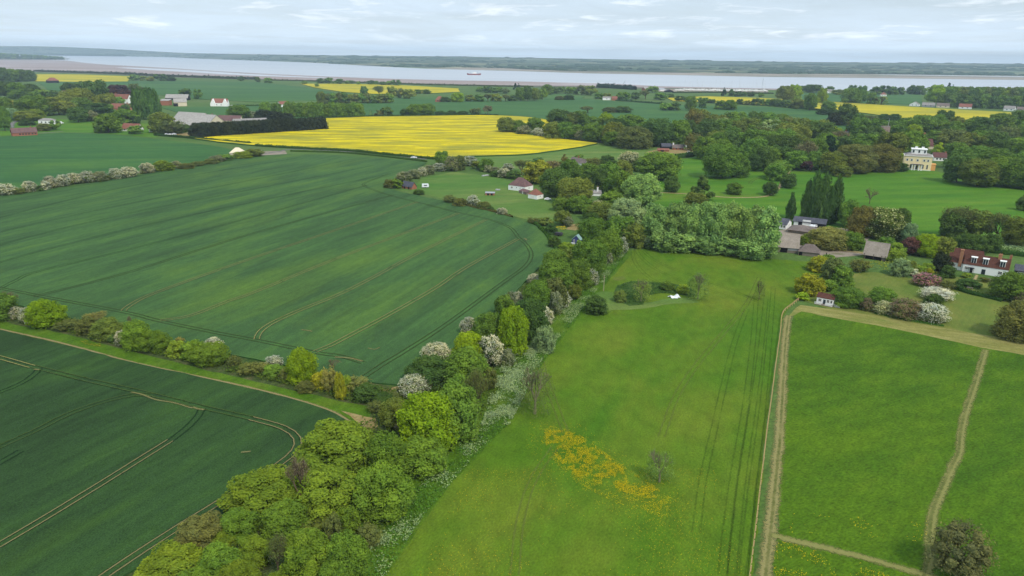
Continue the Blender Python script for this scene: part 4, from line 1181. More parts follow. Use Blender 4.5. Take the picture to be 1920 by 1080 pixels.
row('around the bungalow garden and lane', 'trees of the hamlet beside the park', '''
987 1026 303 345 gold; 964 992 300 330 brown; 1020 1052 302 330 bare twiggy; 1050 1066 290 312 bronze cone; 1054 1083 300 340 green; 1018 1064 318 372 dark; 1078 1092 290 304 oak; 1000 1018 296 310 dark; 1086 1122 308 348 oak; 1112 1136 318 362 dark round
1122 1158 306 352 oak; 1150 1182 302 342 olive; 1052 1104 335 388 olive; 1070 1106 368 402 green; 1062 1084 352 384 hawd; 1048 1066 374 398 oak; 1094 1112 386 412 green; 1098 1108 395 408 white; 1110 1132 376 396 cream; 1122 1142 366 384 bushg; 1136 1160 330 368 oak; 1150 1180 322 372 green; 1128 1166 360 390 green
1176 1228 328 388 willow; 1165 1180 366 386 hawd; 1108 1158 380 420 olive; 1098 1122 400 428 bushd; 1148 1200 374 436 silver; 1186 1222 372 430 willow; 1140 1182 408 462 oak; 1170 1204 420 466 olive; 1196 1222 425 462 bushd
1162 1196 285 316 cream; 1186 1210 300 322 dark; 1204 1266 287 340 oak round; 1126 1150 292 312 bushd; 1100 1124 296 314 bushb; 1206 1232 446 466 bushg
''')
GROW[0] = 1.2
row('in the long row beside the grey barn', 'pale willows in front of the barns', '''
1214 1262 386 462 willow; 1246 1292 384 466 willow; 1280 1326 383 470 willow; 1314 1360 384 476 willow; 1346 1392 386 478 willow; 1378 1426 388 484 willow; 1402 1446 392 486 willow
1226 1268 430 474 willow; 1262 1304 436 474 willow; 1300 1346 438 478 willow; 1340 1384 440 480 willow; 1384 1440 436 488 willow; 1216 1240 450 468 bushd
''')
GROW[0] = 1.0
row('on the open parkland grass', 'park trees', '''
1318 1384 272 338 oak round; 1372 1400 292 334 oak; 1246 1273 331 362 dark; 1296 1334 330 378 dark cone; 1363 1388 343 366 green; 1439 1469 308 340 green; 1431 1455 342 368 dark; 1465 1490 326 354 dark; 1284 1324 362 392 olive; 1618 1642 352 384 bare; 1908 1930 366 396 dark; 1676 1700 306 322 bushd
''')
row('beside the black barn below the park', 'poplars by the black barn', '''
1473 1488 363 412 poplar; 1500 1518 340 416 poplar; 1512 1532 324 418 poplar; 1526 1550 328 420 poplar; 1549 1574 332 420 poplar; 1542 1562 352 422 poplar
''')
row('among the farm buildings and cottage garden', 'trees and shrubs around the farm and cottage', '''
1572 1604 378 428 oak; 1592 1640 388 446 bronze dome; 1624 1688 392 452 candle; 1672 1698 392 444 dark; 1690 1716 420 460 bushg; 1520 1584 428 470 tan dome; 1500 1530 440 462 bushl; 1578 1612 436 472 green; 1604 1622 450 470 oak; 1690 1722 446 480 red; 1714 1760 440 484 lime dome; 1744 1786 446 486 olive; 1648 1676 446 468 green; 1664 1692 456 484 bushl
1658 1694 468 492 bushl; 1592 1628 486 512 bushb; 1668 1704 486 520 bushg; 1696 1716 490 514 olive bush; 1748 1778 476 512 cypress dome; 1764 1788 498 522 bushd; 1728 1748 494 512 bushl; 1738 1752 498 508 gorse; 1734 1748 504 516 gorse; 1704 1722 504 518 cream; 1716 1736 500 514 bushl
1716 1760 514 540 pink; 1752 1768 516 528 bushd; 1730 1780 540 566 white open; 1736 1764 552 574 bushd; 1762 1788 526 546 bushb; 1788 1804 528 544 bushd
1518 1556 482 512 gorse; 1540 1580 486 532 brown dome; 1494 1538 516 556 gorse; 1536 1566 526 548 green; 1560 1596 500 540 oak; 1494 1514 549 564 lime dome; 1562 1614 540 578 oak dome; 1614 1634 560 584 mauve; 1630 1678 540 574 green dome; 1641 1676 566 592 cream; 1670 1722 562 600 mauve; 1720 1770 570 608 white
1862 1928 512 566 oak dome; 1868 1945 564 644 oliveb dome; 1904 1930 548 574 mauve; 1800 1834 524 540 bushd
1762 1820 385 450 brown twiggy; 1764 1800 400 450 dark; 1806 1850 396 450 olive; 1846 1888 402 456 brown; 1880 1930 410 464 olive; 1790 1842 440 478 bushd; 1840 1874 440 474 bushd; 1540 1566 478 500 green; 1858 1876 482 496 bushl
1804 1820 512 522 bushl; 1836 1852 520 530 bushb
''')
row('standing in the meadow or by its hollow', 'bushes standing in the meadow', '''
1002 1041 614 664 bushg; 974 1032 688 788 brown wisp; 1099 1137 556 592 bushd; 1184 1220 524 570 airy; 1290 1326 512 566 airy; 1414 1432 526 564 airy; 1214 1258 846 914 airy; 1152 1172 545 568 airy bush; 1196 1214 530 546 bushl; 1240 1262 528 546 bush; 1270 1290 534 552 bushl
''')
GROW[0] = 1.0
tree(1746, 1836, 986, 1100, 'umber', 'large brownish twiggy tree at the end of the mown path', 'bushes standing in the meadow', 'open')

# --- middle distance: hedges, belts and village trees
GROW[0] = 1.14
row('in the hedge along the rapeseed', 'hedge trees at the right end of the rapeseed', '''
936 962 221 250 olive; 958 982 226 250 oak; 972 992 236 254 hawd; 988 1014 222 250 green; 1000 1020 240 256 haw; 1022 1052 230 262 olive; 1044 1072 230 262 green; 1062 1090 234 262 oak; 1080 1100 244 264 hawd; 1094 1124 232 266 green; 1112 1138 236 268 oak; 1132 1166 230 270 olive; 1134 1162 248 274 green
1030 1064 206 236 dark; 1060 1082 212 236 olive; 1076 1098 209 236 green; 1096 1122 219 238 oak; 1124 1148 211 238 lime; 1144 1166 222 242 dark; 1158 1202 216 244 green
1162 1214 238 280 brown dome; 1192 1216 246 276 olive; 1206 1254 224 276 dark; 1240 1264 236 272 oak; 1254 1290 227 274 green; 1284 1312 206 252 bronze; 1276 1300 226 256 dark
''')
GROW[0] = 1.14
row('in the wood between rapeseed and mansion', 'wood left of the yellow mansion', '''
1286 1316 250 284 bronze; 1306 1336 258 300 green; 1308 1346 224 254 dark; 1328 1362 246 280 olive; 1342 1372 222 250 silver; 1366 1392 224 254 oak; 1356 1384 238 268 green; 1374 1404 250 284 green; 1386 1420 222 258 olive; 1396 1430 262 312 oak; 1410 1442 236 276 brown; 1416 1446 276 322 dark; 1430 1460 226 262 silver
1440 1486 254 302 dark; 1438 1468 308 336 green; 1456 1490 232 268 olive; 1462 1504 220 256 brown; 1474 1506 284 320 green; 1484 1512 238 276 olive; 1490 1530 266 316 bare twiggy; 1503 1519 302 322 copper; 1512 1546 226 258 brown; 1518 1556 230 266 dark; 1518 1544 262 306 green; 1538 1566 256 300 conifer; 1544 1572 238 262 lime
1540 1580 286 326 olive; 1556 1590 246 270 bare twiggy; 1572 1626 272 326 oliveb; 1624 1678 272 324 oliveb; 1600 1640 252 292 oak; 1618 1652 238 266 dark; 1622 1648 254 282 green; 1584 1612 226 252 brown; 1646 1690 250 306 olive; 1682 1724 248 306 green; 1668 1690 240 262 oak; 1680 1694 288 312 lime; 1552 1576 212 236 cypress; 1570 1600 196 236 dark; 1600 1618 214 240 oak; 1560 1592 310 332 olive
1404 1424 290 322 dark; 1450 1476 302 328 oak; 1340 1368 262 300 green
''')
GROW[0] = 1.14
row('in the wood behind and right of the mansion', 'wood right of the yellow mansion', '''
1682 1706 224 252 dark; 1704 1724 226 250 green; 1720 1748 217 246 dark; 1744 1768 216 250 oak; 1754 1782 208 242 dark; 1778 1802 220 250 olive; 1742 1772 246 268 green; 1756 1798 244 290 brown round; 1792 1818 250 280 copper; 1774 1810 268 300 green; 1774 1812 290 344 dark; 1806 1858 300 352 olive round; 1812 1848 220 252 dark; 1800 1826 228 256 oak; 1846 1872 224 256 oak
1818 1850 246 282 green; 1842 1880 248 290 dark; 1874 1904 238 268 brown; 1892 1926 208 246 dark; 1902 1930 236 268 green; 1870 1908 264 306 dark; 1900 1940 260 312 oak; 1846 1892 280 322 dark; 1856 1912 296 352 green; 1894 1945 296 356 dark; 1816 1846 274 306 oak; 1836 1862 318 352 bare twiggy; 1748 1764 268 292 lime; 1776 1796 236 266 oak; 1862 1886 214 240 olive
1700 1722 234 258 lime; 1724 1746 232 256 bushd; 1880 1902 224 246 dark; 1920 1960 222 260 oak; 1930 1980 262 320 green; 1826 1846 232 258 brown
''')
GROW[0] = 1.14
row('in the village trees at the left edge', 'trees of the village on the left', '''
0 22 184 214 green; 0 20 202 246 oak; 8 30 188 210 gorse dome; 30 50 188 210 dark; 44 94 180 218 oak; 90 132 182 216 olive; 10 34 204 226 bushg; 36 66 208 228 olive; 126 172 167 208 olive; 122 150 156 180 dark; 146 176 154 180 dark; 164 202 152 196 dark; 138 168 184 210 oak; 188 216 176 208 olive; 208 242 160 186 copper; 238 274 158 182 brown; 216 232 182 198 oak; 228 244 196 212 bushd; 200 216 196 212 oak
133 162 202 230 dark; 166 206 194 218 bushd; 186 222 214 250 green; 164 182 208 228 hawd; 218 254 206 232 green; 244 264 236 252 oak; 286 322 212 250 olive; 308 340 226 252 brown; 330 356 234 248 bushd; 434 464 198 226 green; 366 378 168 186 oak; 268 282 168 182 bushd; 60 80 205 226 bushl; 40 62 226 236 bushd; 72 92 232 246 bushb; 98 112 226 244 oak; 340 356 166 180 dark; 196 212 226 238 bushg; 250 262 218 232 bushd; 458 482 208 224 hawd
70 92 168 186 oak; 92 112 170 188 dark; 112 128 172 190 olive; 58 76 172 188 green; 0 26 154 184 dark; 22 48 156 186 oak; 46 70 158 184 dark
0 18 128 156 dark; 14 34 130 154 oak; 30 50 131 153 dark; 46 66 132 152 dark
''')
def fill(phrase, group, segs, kinds, wlo, whi, hr, seed):
    r_ = random.Random(seed); ln = []
    for (x0, y0, x1, y1, n) in segs:
        for i in range(n):
            f_ = (i + r_.uniform(.2, .8)) / n; x = x0 + (x1 - x0) * f_; y = y0 + (y1 - y0) * f_ + r_.uniform(-2, 2); w_ = r_.uniform(wlo, whi)
            ln.append(f'{x - w_ / 2:.1f} {x + w_ / 2:.1f} {y - w_ * r_.uniform(*hr):.1f} {y:.1f} {r_.choice(kinds)}')
    row(phrase, group, '\n'.join(ln))
fill('deep inside the wood left of the mansion', 'inner trees of the wood', [(1318, 262, 1560, 262, 9), (1330, 284, 1560, 290, 9), (1400, 308, 1530, 318, 5), (1300, 246, 1480, 246, 7)], ['oak', 'dark', 'green', 'olive', 'oak', 'dark'], 26, 36, (.95, 1.25), 3)
fill('deep inside the wood right of the mansion', 'inner trees of the wood', [(1690, 254, 1920, 262, 8), (1800, 284, 1925, 296, 6), (1780, 318, 1925, 330, 5), (1600, 262, 1690, 262, 3), (1580, 290, 1690, 288, 4)], ['oak', 'dark', 'green', 'olive', 'dark'], 28, 40, (.9, 1.2), 4)
fill('along the garden lane of the hamlet', 'understorey of the hamlet', [(1040, 395, 1150, 402, 5), (1062, 350, 1180, 352, 5), (1010, 330, 1110, 332, 4)], ['bush', 'bushd', 'bushl', 'bushb'], 18, 28, (.7, 1.0), 5)
GROW[0] = 1.0
row('in the dense poplar row of the village', 'poplar row in the village', '''
250 264 170 222 poplar; 256 272 169 224 poplar; 264 280 169 225 poplar; 272 288 168 225 poplar; 280 296 168 225 poplar; 288 303 170 224 poplar
''')
row('in the dark hedge at the rapeseed corner', 'dark cypress hedge', '\n'.join(f'{362 + i * 11.2 - 4:.1f} {362 + i * 11.2 + 17:.1f} {231.5 - i * 0.55:.1f} {259.5 - i * 0.72:.1f} cypress dome' for i in range(22)))
row('in the dark screen behind the barns', 'dark cypress screen behind the barns', '\n'.join(f'{480 + i * 9:.1f} {480 + i * 9 + 16:.1f} {206 + i * 1.1:.1f} {228 - i * 0.2:.1f} cypress dome' for i in range(7)))
GROW[0] = 0.9
row('in the belt behind the rapeseed', 'green belt behind the rapeseed', '\n'.join(f'{532 + i * 10.2:.1f} {532 + i * 10.2 + 18 + (i * 7) % 5:.1f} {191.5 + (i * 5) % 4 + i * .12:.1f} {220.5 - i * .1:.1f} {("green", "oak", "green", "lumpg")[i % 4]} dome' for i in range(14)) + '\n488 512 192 216 green; 508 530 194 216 oak')
row('in the brownish belt further out', 'brownish belt beyond the green one', '\n'.join(f'{594 + i * 10.6:.1f} {594 + i * 10.6 + 18 + (i * 5) % 4:.1f} {172.5 + (i * 3) % 4 + i * .35:.1f} {195 - i * .1:.1f} {("olive", "brown", "oak", "brown", "dark")[i % 5]} dome' for i in range(13)) + '\n676 690 162 178 dark; 698 724 162 180 brown; 724 744 163 182 olive; 742 760 166 185 brown; 756 778 168 186 olive; 776 792 168 176 oak; 790 808 168 176 dark')
row('on the field edge behind the rapeseed', 'single trees behind the rapeseed', '''
702 718 207 218 bushb; 714 736 201 218 dark; 750 768 204 217 bushd; 764 792 196 218 green; 788 816 195 217 oak; 816 836 208 217 bushd; 836 858 209 216 bushd; 858 878 209 216 bushd; 880 904 203 216 brown; 904 926 199 216 bare twiggy
''')
GROW[0] = 0.9
row('along the sea wall', 'single trees along the sea wall', '''
478 488 144 154 dark; 494 512 146 156 oak; 593 610 147 157 dark; 609 628 146 157 oak; 630 644 148 158 dark; 647 657 151 158 oak; 656 664 151 157 dark; 668 676 153 159 oak; 688 702 151 159 dark; 698 711 152 159 oak; 712 724 153 160 dark; 723 735 152 160 oak; 734 751 150 161 dark; 446 458 143 152 dark; 290 312 139 152 dark; 242 262 140 151 oak; 262 276 143 151 olive; 276 290 144 152 gorse; 312 330 144 152 bushd; 566 576 152 158 oak; 590 598 157 163 oak; 892 908 163 172 oak; 904 924 162 174 dark; 922 942 164 175 oak; 940 958 166 176 brown
''')
row('in the far hedge beyond the green field', 'far hedges beyond the green field', '''
846 870 174 192 lime; 872 890 178 191 olive; 888 908 178 191 oak; 906 924 177 191 brown; 920 940 176 191 olive; 938 958 178 191 brown; 952 968 178 190 dark; 966 984 165 190 oak; 980 998 162 190 dark; 994 1012 166 190 olive; 1008 1026 168 188 green; 1014 1036 159 178 oak; 1032 1054 163 176 dark; 1050 1070 163 176 oak; 1066 1084 164 177 green; 1080 1100 160 178 brown; 1096 1118 161 179 olive; 1040 1058 180 188 bushb; 1056 1076 178 188 bushd; 962 970 156 168 conifer; 968 976 157 168 conifer; 820 846 184 192 bushd
1086 1118 201 213 brown; 1130 1156 201 212 bushb; 1152 1184 204 212 bushd
1114 1132 174 186 green; 1130 1146 175 186 olive; 1154 1170 173 187 green; 1166 1182 173 187 green; 1182 1200 173 187 dark; 1198 1222 171 186 brown; 1226 1250 174 188 green; 1212 1234 162 174 green; 1250 1264 176 184 bushd
1236 1258 194 208 green; 1252 1274 192 208 dark; 1284 1304 181 208 oak; 1266 1282 180 190 dark; 1280 1292 182 190 dark; 1306 1328 183 193 oak; 1310 1324 189 203 dark; 1328 1342 186 194 dark; 1340 1362 189 206 oak; 1356 1380 188 207 green; 1380 1394 186 196 dark; 1394 1408 188 197 brown; 1408 1428 185 198 dark; 1424 1444 186 198 oak
1352 1362 165 180 conifer; 1366 1376 167 180 dark; 1390 1400 172 180 dark; 1422 1432 174 182 oak; 1402 1416 174 181 bushd; 1376 1390 172 181 bushd
''')
row('in the tree line before the estuary', 'tree line along the estuary on the right', '''
1454 1486 162 192 olive; 1472 1500 160 190 lime; 1494 1510 161 172 dark; 1508 1540 159 174 dark; 1506 1530 176 208 oak; 1530 1552 166 194 lime; 1546 1564 162 172 dark; 1578 1612 166 194 oak; 1604 1624 162 192 green; 1624 1642 174 196 oak; 1640 1664 181 197 airy; 1632 1652 163 178 dark; 1648 1668 161 178 dark; 1664 1682 163 178 oak; 1680 1696 164 178 dark; 1700 1718 160 177 dark; 1714 1734 161 178 dark; 1734 1770 160 194 lime; 1590 1606 160 176 dark
1482 1508 186 204 olive; 1538 1566 190 208 oak; 1440 1468 186 200 bushd; 1462 1484 188 202 dark; 1530 1560 204 216 bushd; 1556 1578 206 217 bushd; 1646 1668 214 226 bushd; 1664 1690 214 227 bushd; 1616 1646 216 228 bushb; 1774 1782 156 170 conifer; 1782 1789 159 170 conifer; 1560 1582 168 178 olive
''')
row('in the far right wood', 'wood at the far right before the estuary', '\n'.join(f'{1764 + i * 15:.1f} {1764 + i * 15 + 26 + (i * 7) % 7:.1f} {163 + (i * 5) % 5 + i * .2:.1f} {188 + i * .6:.1f} {("oak", "lime", "olive", "oak", "green", "olive")[i % 6]}' for i in range(12)) + '\n' + '\n'.join(f'{1756 + i * 15:.1f} {1756 + i * 15 + 24 + (i * 5) % 6:.1f} {176 + (i * 3) % 5 + i * .3:.1f} {201 + i * .5:.1f} {("dark", "oak", "dark", "green")[i % 4]}' for i in range(12)))
row('in the row over the left mudflat', 'trees on the left foreland', '\n'.join(f'{-6 + i * 9.5:.1f} {-6 + i * 9.5 + 13:.1f} {99.5 + (i * 3) % 3 + i * .55:.1f} {110.5 + i * .12:.1f} {("dark", "oak")[i % 2]}' for i in range(13)))
row('on the second spit', 'trees on the second spit', '\n'.join(f'{70 + i * 9.6:.1f} {70 + i * 9.6 + 13:.1f} {98.6 + (i * 3) % 2 + i * .25:.1f} {103.8 + i * .13:.1f} dark' for i in range(17)))

# --- continuous hedges
hedge('hedge', [(470, 270.5), (420, 266), (350, 259), (290, 254)], 3.0, 2.4, (50, 76, 36), 'dark clipped hedge between barley and the village paddock', 0.8, 1.5)
hedge('hedge', [(480, 274), (560, 279), (655, 284), (740, 292), (815, 299)], 3.0, 2.2, (58, 84, 36), 'long trimmed hedge along the near edge of the rapeseed', 0.8, 1.5, seed=2)
hedge('hedge', [(545, 284), (640, 287), (700, 292), (770, 300), (800, 304)], 2.2, 1.6, (66, 92, 42), 'low hedge on the wheat side of the lane', 0.8, 1.2, seed=3)
hedge('hedge', [(612, 222.5), (700, 219.5), (800, 218.5), (880, 217), (935, 217.5)], 4.0, 2.5, (52, 76, 40), 'dark hedge line at the back of the rapeseed', 1.2, 1.2, seed=4)
hedge('hedge', [(1120, 164.5), (1145, 165.5), (1170, 167), (1190, 168.5)], 16, 12, (40, 58, 38), 'dark tall block of conifers by the boatyard', 3.0, 1.2, seed=5)
hedge('hedge', [(1155, 189), (1200, 192), (1275, 198)], 6, 3, (50, 78, 46), 'thin hedge crossing the far green field', 2.0, 1.0, seed=6)
hedge('hedge', [(1258, 299), (1300, 293), (1340, 288)], 4, 4.0, (60, 88, 40), 'tall clipped hedge bounding the park below the sheds', 1.0, 1.5, seed=7)
hedge('hedge', [(1778, 538), (1800, 545), (1822, 552), (1850, 558), (1880, 566)], 2.0, 1.5, (54, 82, 36), 'dark clipped hedge across the cottage garden', 0.4, 1.6, seed=8)
hedge('hedge', [(835, 372), (880, 388), (925, 398), (960, 408)], 1.6, 1.3, (90, 88, 50), 'brownish low hedge between paddock and wheat', 0.5, 1.4, seed=9)
hedge('hedge', [(1003, 420), (1022, 438), (1036, 458), (1046, 474)], 2.2, 1.6, (62, 92, 36), 'low green hedge along the allotment and wheat', 0.45, 1.6, seed=10)
hedge('hedge', [(1830, 470), (1880, 476), (1930, 482)], 3.0, 2.2, (56, 86, 38), 'green hedge behind the white cottage', 0.6, 1.5, seed=11)
hedge('hedge', [(1640, 588), (1700, 600), (1770, 612)], 1.2, 0.5, (60, 96, 34), 'low rough hedge under the blossom trees', 0.4, 1.4, seed=12)
hedge('hedge', [(1480, 202), (1520, 206), (1580, 211)], 5, 3, (50, 78, 44), 'distant hedge below the far rapeseed', 2.0, 1.0, seed=13)
hedge('hedge', [(437, 200), (500, 198), (540, 197)], 5, 3, (60, 88, 46), 'far hedge behind the white farmhouse', 1.8, 1.0, seed=14)

hedge('hedge', [(66, 134), (140, 136.4), (220, 138.8), (300, 143), (400, 146.5), (480, 149)], 20, 8, (58, 68, 50), 'dark scrubby hedge along the left sea wall', 4.0, 0.6, seed=15)
hedge('hedge', [(500, 150.5), (620, 153.5), (760, 158), (900, 161.5), (1000, 163.2)], 14, 4.5, (78, 86, 60), 'low scrub line along the middle sea wall', 3.5, 0.5, seed=16)
hedge('hedge', [(1262, 174.5), (1330, 174), (1400, 175.2), (1450, 176)], 10, 4, (64, 80, 52), 'scrubby hedge in front of the marina', 3.0, 0.6, seed=17)
# --- undergrowth and flowers, too many to count
drift('cow_parsley', [([(1158, 466), (1178, 470), (1140, 520), (1100, 570), (1060, 622), (1020, 672), (985, 735), (950, 795), (900, 800), (930, 740), (975, 672), (1010, 628), (1060, 575), (1105, 520)], 9000),
    ([(900, 800), (945, 800), (880, 870), (810, 950), (760, 1020), (700, 1090), (655, 1090), (700, 1010), (760, 940), (830, 870)], 1500), ([(690, 1000), (760, 960), (730, 1080), (670, 1120)], 500)], (142, 164, 118), 0.19, (0.3, 0.8), clump=0.11, thresh=0.0, seed=3)
drift('cow_parsley', [([(958, 648), (1012, 642), (1004, 690), (984, 745), (955, 800), (903, 800), (915, 752), (940, 690)], 9000)], (150, 170, 128), 0.19, (0.3, 0.85), clump=0.2, thresh=-0.08, seed=31)
drift('tall_grass', [([(1162, 462), (1182, 468), (1145, 520), (1105, 570), (1064, 622), (1025, 672), (990, 735), (950, 800), (870, 880), (790, 975), (720, 1085), (660, 1085), (750, 950), (850, 850), (905, 785), (960, 690), (1010, 628), (1060, 575), (1100, 520)], 16000)], (86, 126, 48), 0.24, (0.1, 0.5), clump=0.1, thresh=-0.25, seed=4, tilt=1.2)
drift('buttercups', [([(1030, 800), (1065, 806), (1110, 840), (1160, 870), (1200, 900), (1262, 938), (1250, 975), (1190, 955), (1130, 935), (1080, 905), (1040, 870), (1015, 830)], 4600),
    ([(1020, 805), (1085, 815), (1150, 862), (1258, 935), (1240, 945), (1140, 915), (1070, 890), (1024, 838)], 7500), ([(990, 790), (1085, 795), (1180, 855), (1300, 940), (1290, 1000), (1150, 965), (1040, 900), (985, 840)], 1500)], (204, 178, 24), 0.08, (0.15, 0.35), clump=0.5, thresh=-0.12, seed=5, tilt=0.35)
drift('buttercups', [([(880, 880), (1340, 880), (1400, 1080), (1400, 1140), (760, 1140), (840, 960)], 4200)], (180, 160, 34), 0.085, (0.15, 0.3), clump=0.06, thresh=0.0, seed=6, tilt=0.35)
drift('buttercups', [([(1450, 1012), (1560, 1040), (1640, 1066), (1680, 1090), (1450, 1090)], 500), ([(1480, 960), (1740, 980), (1740, 1020), (1480, 1000)], 130)], (200, 180, 30), 0.11, (0.2, 0.4), clump=0.2, thresh=0.05, seed=7, tilt=0.35)
drift('bramble_undergrowth', [([(-100, 560), (0, 572), (110, 600), (300, 646), (480, 684), (650, 722), (748, 732), (715, 772), (600, 738), (480, 710), (380, 688), (240, 652), (110, 620), (0, 596), (-100, 580)], 9000),
    ([(660, 800), (760, 730), (905, 612), (985, 535), (1090, 470), (1160, 450), (1120, 512), (1050, 590), (950, 710), (900, 788), (830, 868), (720, 1000), (640, 1085), (330, 1085), (470, 960), (575, 880)], 20000)], (84, 104, 44), 0.34, (0.1, 0.9), clump=0.12, thresh=-0.15, seed=8, tilt=1.0)
drift('nettles', [([(1152, 550), (1158, 536), (1185, 528), (1235, 530), (1285, 537), (1306, 548), (1300, 557), (1270, 552), (1235, 550), (1212, 557), (1205, 572), (1180, 574), (1160, 566)], 2200)], (72, 104, 48), 0.3, (0.05, 0.35), clump=0.1, thresh=-0.2, seed=9, tilt=1.0)
drift('garden_flowers', [([(1600, 498), (1680, 512), (1740, 520), (1780, 512), (1740, 500), (1660, 488)], 900)], (150, 160, 70), 0.30, (0.1, 0.6), clump=0.2, thresh=0.0, seed=10, tilt=1.0)
drift('cow_parsley', [([(1830, 462), (1930, 476), (1930, 450), (1850, 440)], 1500)], (150, 176, 130), 0.35, (0.4, 0.9), clump=0.1, thresh=-0.1, seed=11)
drift('gorse_flowers', [([(150, 640), (192, 640), (190, 652), (160, 648)], 240)], (150, 140, 40), 0.12, (0.2, 0.5), clump=0.3, thresh=-0.1, seed=12)
drift('daffodils', [([(1030, 427), (1060, 425), (1062, 431), (1034, 433)], 300)], (216, 190, 30), 0.2, (0.2, 0.5), clump=0.3, thresh=-0.3, seed=13)

# --- woods of the far shore: beyond counting
_v, _f = [], []
rr = random.Random(44)
for k in range(2400):
    x = rr.uniform(-200, 2150); f_ = rr.random() ** 1.6
    d0, RIDGE = ridge(x); dr = ray(x, 300); hx = Vector((dr.x, dr.y)).normalized()
    d = d0 + 60 + (RIDGE - 200 - d0) * f_
    px_, py_ = hx.x * d, hx.y * d
    if mnoise.fractal((px_ * .0011, py_ * .0011, 2.2), 1.0, 2.0, 4) < -0.02 + rr.gauss(0, .12): continue
    base = Vector((hx.x * RIDGE, hx.y * RIDGE, 0)); zr = height_at(base, interp(sky_tab, x) + 0.5)
    s_ = min(1, (d - d0) / max(1, RIDGE - d0)); z = zr * s_ ** 1.6
    wx = rr.uniform(18, 70) * (0.6 + s_); hz = rr.uniform(6, 13)
    b = len(_v); tx = Vector((hx.y, -hx.x, 0))
    for ring, (rad, zz) in enumerate(((1.0, 0), (1.0, .55), (.6, .95))):
        for q in range(6):
            an = q * math.pi / 3 + ring
            o_ = tx * (math.cos(an) * wx * rad) + hx.to_3d() * (math.sin(an) * 25 * rad)
            _v.append((px_ + o_.x, py_ + o_.y, max(z, .5) - 2 + (hz + 2) * zz * rr.uniform(.85, 1.15)))
    _f.append(tuple(b + 12 + q for q in range(6)))
    for ring in range(2):
        for q in range(6):
            _f.append((b + ring * 6 + q, b + ring * 6 + (q + 1) % 6, b + ring * 6 + 6 + (q + 1) % 6, b + ring * 6 + 6 + q))
o = mesh_obj('far_woods', _v, _f, simple('far_wood_leaves', (46, 66, 40), 0.95, 0.05, 0.35, 0.02)); tag(o, kind='stuff')
flush_small()
# ------------------------------------------------------------------ buildings
WHITE = simple('white_render', (232, 230, 224), 0.8, 0.2, 0.05, 0.8)
CREAM = simple('yellow_stucco', (240, 217, 168), 0.85, 0.15, 0.07, 0.6)
OCHRE = simple('orange_stucco', (214, 160, 96), 0.85, 0.15, 0.08, 0.6)
STONE = simple('white_stone_trim', (228, 222, 208), 0.8, 0.2, 0.06, 1.0)
BRICK = simple('red_brick', (150, 98, 74), 0.9, 0.15, 0.22, 2.5)
OBRICK = simple('orange_brick', (158, 112, 82), 0.9, 0.15, 0.2, 2.5)
FLINT = simple('flint_wall', (150, 130, 118), 0.9, 0.15, 0.25, 1.5)
BLACKB = simple('black_boards', (34, 34, 38), 0.8, 0.2, 0.3, 2.0)
GREYB = simple('weathered_boards', (122, 112, 100), 0.9, 0.1, 0.25, 2.0)
TIN = simple('grey_sheet_metal', (150, 150, 152), 0.55, 0.4, 0.12, 0.4)
BUFF = simple('buff_wall', (206, 192, 164), 0.9, 0.15, 0.1, 0.8)
GLASS = simple('window_glass', (44, 50, 60), 0.12, 0.6, 0.3, 0.8)
DARK = simple('dark_opening', (22, 20, 20), 0.9, 0.05, 0.2, 1.0)
BLUE = simple('blue_painted_boards', (60, 66, 112), 0.7, 0.2, 0.15, 2.0)
TEAL = simple('teal_roof_felt', (130, 158, 150), 0.8, 0.2, 0.12, 2.0)
TIMBER = simple('fence_timber', (176, 148, 104), 0.9, 0.1, 0.2, 2.5)
DARKT = simple('dark_timber', (70, 58, 46), 0.9, 0.1, 0.25, 2.5)
TYRE = simple('tyre_rubber', (24, 24, 24), 0.9, 0.1, 0.2, 3.0)
PAINTW = simple('white_car_paint', (226, 226, 226), 0.3, 0.5, 0.02, 1.0)
PAINTG = simple('silver_car_paint', (150, 154, 160), 0.3, 0.5, 0.03, 1.0)
TARP = simple('white_plastic_sheet', (214, 216, 216), 0.5, 0.3, 0.05, 2.0)
RUST = simple('red_ship_paint', (128, 62, 56), 0.7, 0.2, 0.15, 0.2)
R_CLAY = roof_mat('clay_tiles', (80, 50, 41), (100, 64, 51), 0.35)
R_RED = roof_mat('red_tiles', (128, 82, 68), (148, 100, 84), 0.4)
R_MAROON = roof_mat('maroon_tiles', (92, 62, 58), (108, 74, 68), 0.4)
R_PLUM = roof_mat('plum_tiles', (96, 74, 76), (124, 92, 86), 0.4, (128, 104, 74))
R_GREY = roof_mat('grey_slate', (134, 128, 122), (154, 148, 142), 0.5)
R_DARK = roof_mat('dark_slate', (70, 72, 80), (92, 92, 100), 0.5)
R_THATCH = roof_mat('weathered_shingles', (140, 128, 116), (164, 152, 140), 0.25, (128, 122, 92))
R_SHEET = roof_mat('cement_sheet', (150, 144, 138), (172, 166, 158), 0.9, (128, 124, 100))
R_BROWN = roof_mat('brown_tiles', (104, 92, 86), (128, 116, 108), 0.4)

def wbox(mb, face, L, D, u0, u1, z0, z1, d0, d1, mi=0):
    """box on a wall face; u along the wall in metres, d outward"""
    if face == 'F': mb.box(u0, u1, -d1, -d0, z0, z1, mi)
    elif face == 'R': mb.box(L / 2 + d0, L / 2 + d1, u0, u1, z0, z1, mi)
    elif face == 'L': mb.box(-L / 2 - d1, -L / 2 - d0, u0, u1, z0, z1, mi)

